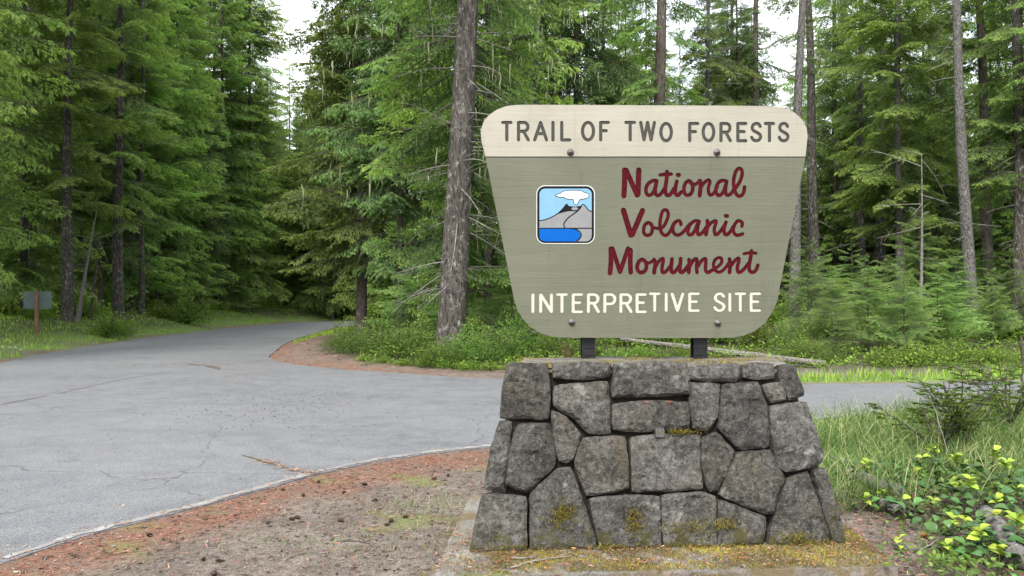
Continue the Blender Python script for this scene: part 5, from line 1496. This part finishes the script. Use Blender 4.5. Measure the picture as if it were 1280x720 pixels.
V, F, t = blades(gg, P, 0.006, 0.020, 0.0045, lean=1.1, curl=0.3, seg=1); tn = np.clip(0.4 + 0.5 * vnoise(P, 5, 3) + gg.normal(0, .2, len(P)), 0, 1)
stuff("soil_moss", mesh_np("soil_moss", V, F, [M['moss']], tint=np.repeat(tn, len(t) // len(P))), 'yellow-green moss on the soil in front of the footing', 'moss')
P = on_slab(9000, lambda P, s, t: (poly_sd(P[:, :2], PB) > 0.0) & (P[:, 1] < 5.1)); P[:, 2] += .004; V, F, n_ = litter(P, 0.008, 0.03, 0.006, 0.006)
stuff("footing_litter", mesh_np("footing_litter", V, F, [M['needle_litter']], tint=np.repeat(np.clip(gg.normal(.35, .3, n_), 0, 1), 4)), 'brown needle litter lying in the moss of the footing', 'needles')
# moss patches growing on the front stones
PM = []
for px, py, sx, sy, n_ in ((706, 645, 13, 15, 900), (792, 655, 9, 20, 500), (858, 660, 18, 9, 420), (905, 655, 14, 8, 300), (993, 672, 12, 6, 260), (850, 541, 16, 3, 260), (960, 455, 14, 1.5, 0), (640, 684, 22, 3, 160), (760, 684, 26, 3, 240), (880, 683, 40, 3, 360), (1010, 679, 30, 3, 260)):
    for _ in range(n_):
        a, b = gg.normal(px, sx * .7), gg.normal(py, sy * .6)
        if b < 689: PM.append(tuple(on_front(a, b, gg.uniform(0.012, 0.038))))
V, F, t = blades(gg, np.array(PM), 0.006, 0.020, 0.006, lean=1.3, curl=0.2, seg=1, tintlo=0.0, tinthi=.55)
mo_ = link("moss_patch", mesh_np("moss_patch", V, F, [M['moss']], tint=t), base); mo_['kind'] = 'stuff'
P = []
for _ in range(5200):
    s, t_ = gg.random(), gg.random() ** 1.4
    p = (tt[0] * (1 - s) + tt[1] * s) * (1 - t_) + (tt[3] * (1 - s) + tt[2] * s) * t_
    n_ = noise.noise(Vector((p.x * 5, p.y * 9, 2.2)))
    if n_ > -0.02 and 0.02 < s < 0.98: P.append((p.x, p.y + 0.02, 1.128))
V, F, t = blades(gg, np.array(P), 0.005, 0.016, 0.006, lean=1.3, curl=0.2, seg=1, tintlo=0.0, tinthi=.7)
mo2 = link("top_moss", mesh_np("top_moss", V, F, [M['moss']], tint=t), base); mo2['kind'] = 'stuff'

# ================================================================ SMALL THINGS
# pine cones
M['cone'] = simple('cone_scale', (0.065, 0.042, 0.030), 0.9, nscale=70, var=0.5)
def cone_mesh(seed):
    g_ = np.random.default_rng(seed); A = Acc()
    for i in range(46):
        q = i / 45; x = (q - .5) * 0.052; r_ = 0.016 * math.sin(math.pi * (0.12 + 0.83 * q)) ** .7; a = i * 2.39996
        d = np.array([0.35, math.cos(a), math.sin(a)]); s = np.array([0, -math.sin(a), math.cos(a)]); b = np.array([x, 0, 0])
        c_ = b + d * r_ * .5; tip = b + d * r_ * 1.25; w_ = 0.007
        A.add([b, c_ - s * w_, tip - s * w_ * .5, tip + s * w_ * .5, c_ + s * w_, c_ + np.array([-.004, 0, 0])], [(0, 1, 2), (0, 2, 3), (0, 3, 4), (1, 5, 2), (2, 5, 3), (3, 5, 4)])
    V, F = tube_np([(-.026, 0, 0), (0, 0, 0), (.026, 0, 0)], [.006, .010, .003], 6); A.add(V, F)
    return A.mesh("cone", [M['cone']])
cones = [cone_mesh(1), cone_mesh(2)]
for k, (px, py, lab) in enumerate([(187, 671, 'lone dark cone at the white line near the bottom left'), (354, 611, 'dark cone left of the grass patch, nearer the road'), (379, 616, 'dark cone at the road edge by the crack'),
        (398, 600, 'small dark cone close to the asphalt lip'), (456, 601, 'dark cone on the orange needles nearest the asphalt lip'), (469, 617, 'dark cone right of the one on the orange needles'),
        (430, 610, 'dark cone in the middle of the orange needles'), (560, 592, 'dark cone beside the left edge of the base'), (543, 596, 'dark cone a little left of the one beside the base'),
        (365, 646, 'leftmost cone of the pair on the grey soil'), (372, 643, 'rightmost cone of the pair on the grey soil'), (426, 645, 'small cone alone on the grey soil'),
        (484, 648, 'large dark cone among cone scales on the soil'), (489, 644, 'dark cone touching the large one on the soil'), (507, 638, 'dark cone right of the touching pair'),
        (268, 712, 'dark cone low in the picture left of centre'), (254, 697, 'flattened dark cone in the dead leaves at the bottom'), (273, 698, 'dark cone beside the flattened one at the bottom'), (335, 654, 'small cone left of the pair on the grey soil')]):
    x, y = G(px, py); z = float(gh([(x, y)])[0])
    o = link("conifer_cone", cones[k % 2], None, (x, y, z + .013), R.uniform(0, 6.28), R.uniform(.6, .9)); o.rotation_euler[1] = R.uniform(-.3, .3)
    tag(o, lab, 'cone', 'fallen cones on the soil')

# twigs lying about
def stick(name, pts, r0, r1, mat, label, cat='stick', subs=3, seed=1, n=6):
    g_ = np.random.default_rng(seed); pts = np.array(pts, float)
    t = np.linspace(0, 1, len(pts)); tt_ = np.linspace(0, 1, 10)
    P = np.stack([np.interp(tt_, t, pts[:, j]) for j in range(3)], 1)
    L = np.linalg.norm(P[-1] - P[0]); P[1:-1] += g_.normal(0, L * .008, (8, 3)) * [1, 1, .4]
    A = Acc(); V, F = tube_np(P, r0 + (r1 - r0) * tt_, n, wob=.06, rng=g_); A.add(V, F)
    for s in range(subs):
        q = g_.uniform(.25, .9); b = np.array([np.interp(q, tt_, P[:, j]) for j in range(3)]); a = g_.normal(0, .8)
        d = unit(P[-1] - P[0]); d = np.array([d[0] * math.cos(a) - d[1] * math.sin(a), d[0] * math.sin(a) + d[1] * math.cos(a), g_.uniform(0, .3)])
        V, F = tube_np([b, b + d * L * .09, b + d * L * .2], [r1 * .9, r1 * .7, r1 * .3], 4); A.add(V, F)
    o = link(name, A.mesh(name, [M[mat]], smooth=True)); tag(o, label, cat); return o
def gz(px, py, z=0.0, flat=0.0):
    d = (CAM_H - flat) * FPX / (py - HOR); x = (px - 640) / FPX * d; return (x, d, flat + z)
zs_ = SLZ
stick("twig", [gz(638, 712, .012, zs_), gz(672, 703, .016, zs_), gz(718, 697, .012, zs_)], .006, .003, 'dead_twig', 'pale dead twig lying on the mossy footing', 'twig', 4, 3, 5)
stick("twig", [gz(640, 700, .014, zs_), gz(655, 702, .018, zs_), gz(672, 697, .016, zs_)], .006, .004, 'dead_twig', 'short lichen-covered twig beside the base foot on the footing', 'twig', 6, 4, 5)
stick("twig", [gz(428, 678, .01), gz(445, 679, .014), gz(463, 682, .01)], .005, .003, 'bark_dark', 'dark thin twig on the soil left of the footing', 'twig', 3, 5, 5)
stick("twig", [gz(1140, 700, .02), gz(1165, 685, .03), gz(1190, 672, .03)], .004, .002, 'dead_twig', 'thin pale twig on the dark soil right of the footing', 'twig', 4, 6, 5)
# logs right of the base
def log(name, p0, p1, r0, r1, label, seed, mat='bark_log'):
    g_ = np.random.default_rng(seed); p0, p1 = np.array(p0, float), np.array(p1, float)
    t = np.linspace(0, 1, 14); P = p0 + np.outer(t, p1 - p0) + np.column_stack([g_.normal(0, .008, (14, 2)), g_.normal(0, .004, 14)])
    V, F = tube_np(P, (r0 + (r1 - r0) * t) * g_.uniform(.9, 1.1, 14), 16, wob=.11, rng=g_)
    o = link(name, mesh_np(name, V, F, [M[mat]], smooth=True)); tag(o, label, 'log'); return o
M['bark_log'] = bark('log_bark', (0.085, 0.075, 0.065), (0.27, 0.255, 0.235), 0.10, (0.40, 0.40, 0.37), vs=1.0)
log("rotting_log", gz(1058, 593, .03), gz(1118, 622, .05), .040, .055, 'grey weathered log pointing at the base among the leafy plants', 3)
log("rotting_log", gz(1100, 632, .02), gz(1128, 640, .02), .035, .030, 'short stub of rotten wood under the end of the grey log', 4)
log("rotting_log", gz(1232, 648, .05), gz(1275, 705, .03), .050, .060, 'grey log chunk at the bottom right corner', 5)
stick("dead_branch", [gz(1030, 573, .06), gz(1045, 583, .07), gz(1062, 592, .10)], .009, .006, 'dead_twig', 'thin pale branch reaching from the grey log to the base', 'branch', 1, 8)
stick("dead_branch", [gz(1216, 590, .04), gz(1245, 586, .05), gz(1262, 583, .05)], .008, .005, 'dead_twig', 'short dead branch lying in the grass at the right', 'branch', 2, 9)
# fallen pale trunk behind the sign
def P3(px, py, d): return ((px - 640) / FPX * d, d, CAM_H - (py - HOR) / FPX * d)
o = log("fallen_trunk", P3(775, 423.5, 20.2), P3(1032, 455, 18.2), .045, .075, 'long pale fallen trunk lying on the undergrowth behind the sign', 6, 'bark_pale')
log("fallen_trunk", P3(632, 410, 21.5), P3(735, 424, 20.0), .035, .030, 'thin pale fallen stem behind the lower left corner of the sign', 7, 'bark_pale')

# small road sign on a wooden post, seen from behind
M['sign_back'] = simple('grey_green_sign_back', (0.085, 0.125, 0.120), 0.6, 0.0, nscale=6, var=0.15)
M['post_wood'] = simple('reddish_post_wood', (0.17, 0.095, 0.062), 0.85, nscale=12, var=0.35)
sx, sy = at(46, 28.5); sz = float(gh([(sx, sy)])[0])
rs_ = link("road_sign", None, None, (sx, sy, sz), rad(4)); tag(rs_, 'small grey-green road sign seen from behind on a reddish wooden post in the left verge', 'sign')
ptop = CAM_H - (364 - HOR) / FPX * 28.5 - sz; pbot = -0.3
v_, f_ = box_vf(-.055, .055, -.045, .045, pbot, ptop); link("post", mesh_py("post", v_, f_, [M['post_wood']]), rs_)
hw = 17 / FPX * 28.5; z1 = CAM_H - (386 - HOR) / FPX * 28.5 - sz; z0_ = ptop - .01
k = 6; pts = []
for cx_, cz_, a0 in ((hw - .03, z0_ - .03, 0), (-hw + .03, z0_ - .03, 90), (-hw + .03, z1 + .03, 180), (hw - .03, z1 + .03, 270)):
    pts += [(cx_ + .03 * math.cos(rad(a0 + 90 * i / k)), cz_ + .03 * math.sin(rad(a0 + 90 * i / k))) for i in range(k + 1)]
n_ = len(pts); V = [(x, .047, z) for x, z in pts] + [(x, .051, z) for x, z in pts]
F = [tuple(range(n_)), tuple(range(2 * n_ - 1, n_ - 1, -1))] + [(i, n_ + i, n_ + (i + 1) % n_, (i + 1) % n_) for i in range(n_)]
link("sign_panel", mesh_py("sign_panel", V, F, [M['sign_back']]), rs_)
for zz in (z0_ - .1, z1 + .1):
    V, F = tube_np([(0, -.045, zz), (0, -.06, zz)], [.014, .012], 8); link("bolt", mesh_np("bolt", V, F, [M['bolt']]), rs_)

# dark stake at the right edge
sx, sy = at(1278, 11.6)
stick("dark_stake", [(sx, sy, -.1), (sx + .01, sy, .5), (sx - .01, sy, 1.02)], .020, .015, 'bark_dark', 'dark thin stake standing in the grass at the right edge', 'stake', 0, 11, 7)
# reddish dried plant behind the left post of the sign
M['dry'] = leaf_mat('dry_reddish_leaf', (0.12, 0.05, 0.03), (0.24, 0.10, 0.06), (0.34, 0.17, 0.10), trans=.2)
def wispy(name, loc, seed, h, r_, n, mat, stemmat, label, cat, ll=.05, lw=.01):
    g_ = np.random.default_rng(seed); A = Acc(); B = Acc()
    for k in range(n):
        a = g_.uniform(0, 6.28); rr_ = g_.uniform(.2, 1) * r_; hh = h * g_.uniform(.55, 1)
        P = np.array([[0, 0, -.03], [math.cos(a) * rr_ * .35, math.sin(a) * rr_ * .35, hh * .55], [math.cos(a) * rr_, math.sin(a) * rr_, hh]])
        V, F = tube_np(P, [.006, .004, .002], 4, cap=False); B.add(V, F)
        m_ = 26; q = g_.uniform(.3, 1, m_); b = np.stack([np.interp(q, [0, .5, 1], P[:, j]) for j in range(3)], 1)
        d = unit(g_.normal(0, 1, (m_, 3)) * [1, 1, .5] + [0, 0, .4]); V, F, t = leaflets(b, d, g_.uniform(.6, 1.4, m_) * ll, np.full(m_, lw), np.clip(g_.normal(.5, .25, m_), 0, 1), g_); A.add(V, F, t)
    o = link(name, None, None, loc, 0); tag(o, label, cat); link("foliage", A.mesh(name + "_leaves", [M[mat]]), o); link("stem", B.mesh(name + "_stems", [M[stemmat]]), o); return o
x, y = at(708, 17.5); wispy("dried_plant", (x, y, float(gh([(x, y)])[0])), 5, .66, .30, 16, 'dry', 'twig', 'reddish dried plant standing between the sign posts and the island shrubs', 'plant')
x, y = at(950, 17.6); wispy("dried_plant", (x, y, float(gh([(x, y)])[0])), 6, .5, .22, 9, 'dry', 'twig', 'small reddish seedling behind the right top corner of the base', 'plant')

# ---- huckleberry-like bush with dark arching stems in the grass, right
def twiggy_bush(loc, seed, h, spread, nst, label, leafn=34, lift=.45):
    g_ = np.random.default_rng(seed); A = Acc(); B = Acc()
    for k in range(nst):
        a = g_.uniform(0, 6.28); rr_ = spread * g_.uniform(.35, 1); hh = h * g_.uniform(.6, 1)
        t = np.linspace(0, 1, 7)
        P = np.stack([math.cos(a) * rr_ * t ** 1.2, math.sin(a) * rr_ * t ** 1.2, hh * (t ** .8) - .03], 1) + g_.normal(0, .012, (7, 3))
        V, F = tube_np(P, .009 * (1 - .75 * t) + .0015, 5, cap=False); B.add(V, F)
        for s in range(8):
            q = g_.uniform(.3, 1); b = np.array([np.interp(q, t, P[:, j]) for j in range(3)])
            a2 = a + g_.normal(0, 1.0); L = g_.uniform(.10, .30) * h
            d = np.array([math.cos(a2), math.sin(a2), g_.uniform(-.05, .5)]); d /= np.linalg.norm(d); e = b + d * L
            V, F = tube_np([b, (b + e) / 2 + g_.normal(0, .006, 3), e], [.004, .003, .0015], 3, cap=False); B.add(V, F)
            if q < lift: continue
            for w2 in range(5):
                a3 = a2 + g_.normal(0, .7); b3 = b + (e - b) * g_.uniform(.3, 1); L3 = g_.uniform(.05, .12); d3 = np.array([math.cos(a3), math.sin(a3), g_.uniform(-.1, .25)])
                m_ = 24; qq = g_.uniform(0.05, 1, m_); bs_ = b3 + np.outer(qq, d3 * L3)
                sg = np.where(g_.random(m_) < .5, -1, 1); ang = a3 + sg * g_.uniform(.6, 1.2, m_)
                dd = unit(np.stack([np.cos(ang), np.sin(ang), g_.normal(.05, .2, m_)], 1))
                V, F, tt_ = leaflets(bs_, dd, g_.uniform(.018, .034, m_), np.full(m_, .014), np.clip(g_.normal(.45, .25, m_), 0, 1), g_); A.add(V, F, tt_)
    o = link("twiggy_bush", None, None, loc); tag(o, label, 'bush', 'twiggy bushes in the grass'); link("foliage", A.mesh("bush_leaves", [M['broad']]), o); link("stem", B.mesh("bush_stems", [M['bark_dark']]), o)
def gp(px, d): x, y = at(px, d); return (x, y, float(gh([(x, y)])[0]))
twiggy_bush(gp(1172, 7.9), 3, .78, .62, 15, 'dark stemmed bush with fine leaves standing in the grass right of the base')
twiggy_bush(gp(1205, 8.4), 4, .90, .60, 9, 'taller open bush with long dark stems behind the first one')
twiggy_bush(gp(1262, 9.6), 5, 1.0, .62, 12, 'light green fine leaved bush by the dark stake at the right edge', lift=.3)
stick("dead_stalk", [gp(1187, 7.2), (gp(1187, 7.2)[0] - .06, 7.2, .32), (gp(1187, 7.2)[0] - .13, 7.3, .66)], .007, .003, 'dead_twig', 'pale dead stalk standing in front of the dark stemmed bush', 'stalk', 2, 13, 5)

# ---- salal plants: each leaf its own part
def salal_leaf(seed, L=.066, W=.050):
    g_ = np.random.default_rng(seed); V = []; F = []
    prof = [0.0, .55, .9, 1.0, .85, .5, 0.0]; k = len(prof)
    for i, p in enumerate(prof):
        x = L * i / (k - 1); z = .010 * math.sin(i / (k - 1) * 2.8) - .012 * (i / (k - 1)) ** 2
        w_ = W / 2 * p * g_.uniform(.93, 1.07)
        V += [(x, -w_, z + .006 * p + g_.uniform(-.001, .001)), (x, 0, z), (x, w_, z + .006 * p)]
        if i:
            b = 3 * i
            F += [(b - 3, b - 2, b + 1, b), (b - 2, b - 1, b + 2, b + 1)]
    # a real thickness: the underside, joined along the rim
    n = len(V); V += [(x, y, z - .0012) for x, y, z in V]; F += [tuple(q + n for q in reversed(f)) for f in F]
    return V, F
LM = {}
for kind, mt in (('old', 'salal'), ('new', 'salal_new')):
    LM[kind] = []
    for s in range(3):
        v_, f_ = salal_leaf(s + 1 + 10 * (kind == 'new')); me = mesh_py('salal_leaf', v_, f_, [M[mt]], smooth=True)
        a = me.attributes.new("tint", 'FLOAT', 'POINT'); a.data.foreach_set("value", [min(1, max(0, .25 + .25 * s + 4 * q[0])) for q in v_]); LM[kind].append(me)
def salal(loc, seed, nold, nnew, r_, h, sc, label):
    rr = random.Random(seed)
    o = link("leafy_ground_plant", None, None, loc); tag(o, label, 'plant', 'leafy plants right of the base')
    A = Acc(); leaves = []
    def stemto(a, rad_, hh):
        e = Vector((math.cos(a) * rad_, math.sin(a) * rad_, hh)); V, F = tube_np([(0, 0, -.02), (e.x * .5, e.y * .5, hh * .7), tuple(e)], [.003, .0025, .0015], 4, cap=False); A.add(V, F); return e
    for i in range(nold):
        a = i * 2.4 + rr.uniform(-.4, .4); e = stemto(a, r_ * rr.uniform(.3, 1), h * rr.uniform(.35, .8)); leaves.append(('old', e, a + rr.uniform(-.9, .9), rr.uniform(-.35, .75), sc * rr.uniform(.8, 1.25)))
    if nnew:
        e = stemto(rr.uniform(0, 6), r_ * .25, h * 1.1)
        for i in range(nnew): leaves.append(('new', e + Vector((0, 0, -.008 * i)), i * 2.2 + rr.uniform(-.4, .4), rr.uniform(-.1, .75), sc * rr.uniform(.6, .95)))
    link("stem", A.mesh("plant_stem", [M['twig']]), o)
    for kind, e, a, el, s in leaves:
        l = link("leaf", rr.choice(LM[kind]), o, e, 0, s); l.rotation_euler = (rr.uniform(-.5, .5), -el, a)
SP = [(1083, 632, 1, 4, .05, .10, .95, 'bright green sprout with few leaves beside the right foot of the base'), (1084, 603, 4, 4, .10, .16, 1.0, 'plant with upright yellow leaves beside the grey log'),
      (1100, 628, 3, 3, .09, .12, .8, 'yellow-tipped plant below the middle of the grey log'), (1122, 678, 0, 3, .03, .07, .9, 'tiny yellow-green sprout on bare soil by the footing corner'),
      (1120, 600, 8, 0, .16, .18, 1.0, 'dark leaved plant right behind the grey log'), (1145, 596, 9, 2, .17, .20, 1.0, 'dark leaved plant with one pale shoot past the end of the grey log'),
      (1172, 592, 6, 8, .13, .26, 1.0, 'plant with a dense bright yellow leaf rosette in the middle'), (1200, 606, 6, 6, .13, .22, 1.0, 'plant with a loose yellow shoot right of the dense rosette'),
      (1238, 598, 5, 7, .14, .26, 1.0, 'plant with a pale yellow rosette further back at the right'), (1152, 622, 10, 1, .20, .18, 1.05, 'broad low dark leaved plant in the middle of the patch'),
      (1190, 634, 8, 5, .16, .20, 1.0, 'plant with rounded yellow leaf tips in the middle of the patch'), (1222, 638, 7, 7, .16, .22, 1.0, 'tall shoot of five yellow leaves right of the patch centre'),
      (1250, 622, 8, 5, .16, .26, 1.05, 'plant with pointed yellow leaves near the right edge'), (1270, 640, 9, 1, .20, .20, 1.1, 'large dark leaved plant at the right edge'),
      (1190, 672, 3, 5, .10, .16, 1.0, 'plant with rounded yellow tips on the dark soil'), (1186, 690, 2, 3, .08, .09, .85, 'low pale sprout in front of the rounded yellow tips'),
      (1235, 694, 9, 5, .16, .16, 1.05, 'plant with a bright shoot at the bottom right, before the log chunk'), (1268, 690, 7, 6, .15, .22, 1.05, 'plant with light leaves in the bottom right corner'),
      (1262, 668, 9, 2, .18, .16, 1.0, 'dark leaved plant behind the log chunk at the right'), (1135, 640, 8, 1, .14, .13, .9, 'small dark leaved plant left of the patch centre'),
      (1096, 585, 7, 1, .15, .16, .95, 'dark leaved plant behind the left end of the grey log'), (1215, 615, 9, 1, .18, .2, 1.0, 'dark leaved plant between the two yellow shoots'), (1168, 560, 6, 0, .14, .2, 1.2, 'rounded leaved plant at the foot of the dark stemmed bush'),
      (1250, 712, 7, 3, .15, .14, 1.0, 'plant cut by the bottom edge at the right'), (1290, 660, 9, 4, .2, .22, 1.05, 'plant just outside the right edge')]
for k, (px, py, no, nn_2, r_, h, s, lab) in enumerate(SP):
    x, y = G(px, py); salal((x, y, float(gh([(x, y)])[0])), 100 + k, no + 3 if no else 0, nn_2 + (3 if nn_2 > 2 else 0), r_ * 1.15, h, s * 1.28, lab)
rp = random.Random(23)
extra = sorted((rp.uniform(1125, 1300), rp.uniform(596, 712)) for _ in range(18))
for k, (px, py) in enumerate(extra):
    x, y = G(px, py); salal((x, y, float(gh([(x, y)])[0])), 300 + k, rp.randint(5, 9), rp.choice((0, 0, 4, 5)), .17, rp.uniform(.12, .2), 1.15, 'low glossy leaved plant filling the lower right patch, ' + ORD[k])
# orange-brown mushroom
M['mushroom'] = simple('orange_mushroom', (0.40, 0.15, 0.06), 0.5, nscale=30, var=0.2)
x, y = G(1155, 663); o = link("mushroom", None, None, (x, y, float(gh([(x, y)])[0]))); tag(o, 'small round orange-brown mushroom cap on the dark soil among the plants', 'mushroom')
A = Acc(); V, F = tube_np([(0, 0, .012), (0, 0, .018), (0, 0, .030), (0, 0, .038), (0, 0, .041)], [.014, .023, .021, .012, .002], 14); A.add(V, F); link("cap", A.mesh("mushroom_cap", [M['mushroom']], smooth=True), o)
V, F = tube_np([(0, 0, -.01), (0, 0, .02)], [.007, .006], 8); link("stalk", mesh_np("mushroom_stalk", V, F, [M['cone']], smooth=True), o)
# low filler leaves of the patch
def kf(P, sd): 
    px = 640 + FPX * P[:, 0] / P[:, 1]
    return (px > 1085) & off_slab(P) & (gg.random(len(P)) < smooth01((px - 1080) / 120) * (.25 + .75 * smooth01(.5 + vnoise(P, 3)))) & (P[:, 1] < 7.4)
carpet("low_leaf_cover", 15000, 1.9, 5.2, 4.3, 7.4, kf, 0.16, 0.042, 0.028, 'shrub', 'small leaves covering the ground among the leafy plants at the right', 0.1, 1.0)
# white verge flowers
M['petal'] = simple('white_petal', (0.75, 0.75, 0.72), 0.7)
for k, (px, py) in enumerate([(3, 431), (12, 429), (19, 427), (26, 431)]):
    d = 21.5; x, y = at(px, d); z = float(gh([(x, y)])[0]); A = Acc()
    for j in range(9):
        a = j * 6.283 / 9; A.add([(0, 0, .32), (math.cos(a - .25) * .05, math.sin(a - .25) * .05, .34), (math.cos(a + .25) * .05, math.sin(a + .25) * .05, .34)], [(0, 1, 2)])
    o = link("white_flower", None, None, (x, y, z)); tag(o, 'tiny white flower in the grass at the left edge, ' + ORD[k], 'flower', 'white flowers in the left verge'); link("petals", A.mesh("flower_petals", [M['petal']]), o)
    V, F = tube_np([(0, 0, -.02), (0, 0, .32)], [.004, .003], 4); link("stem", mesh_np("flower_stem", V, F, [M['twig']]), o)
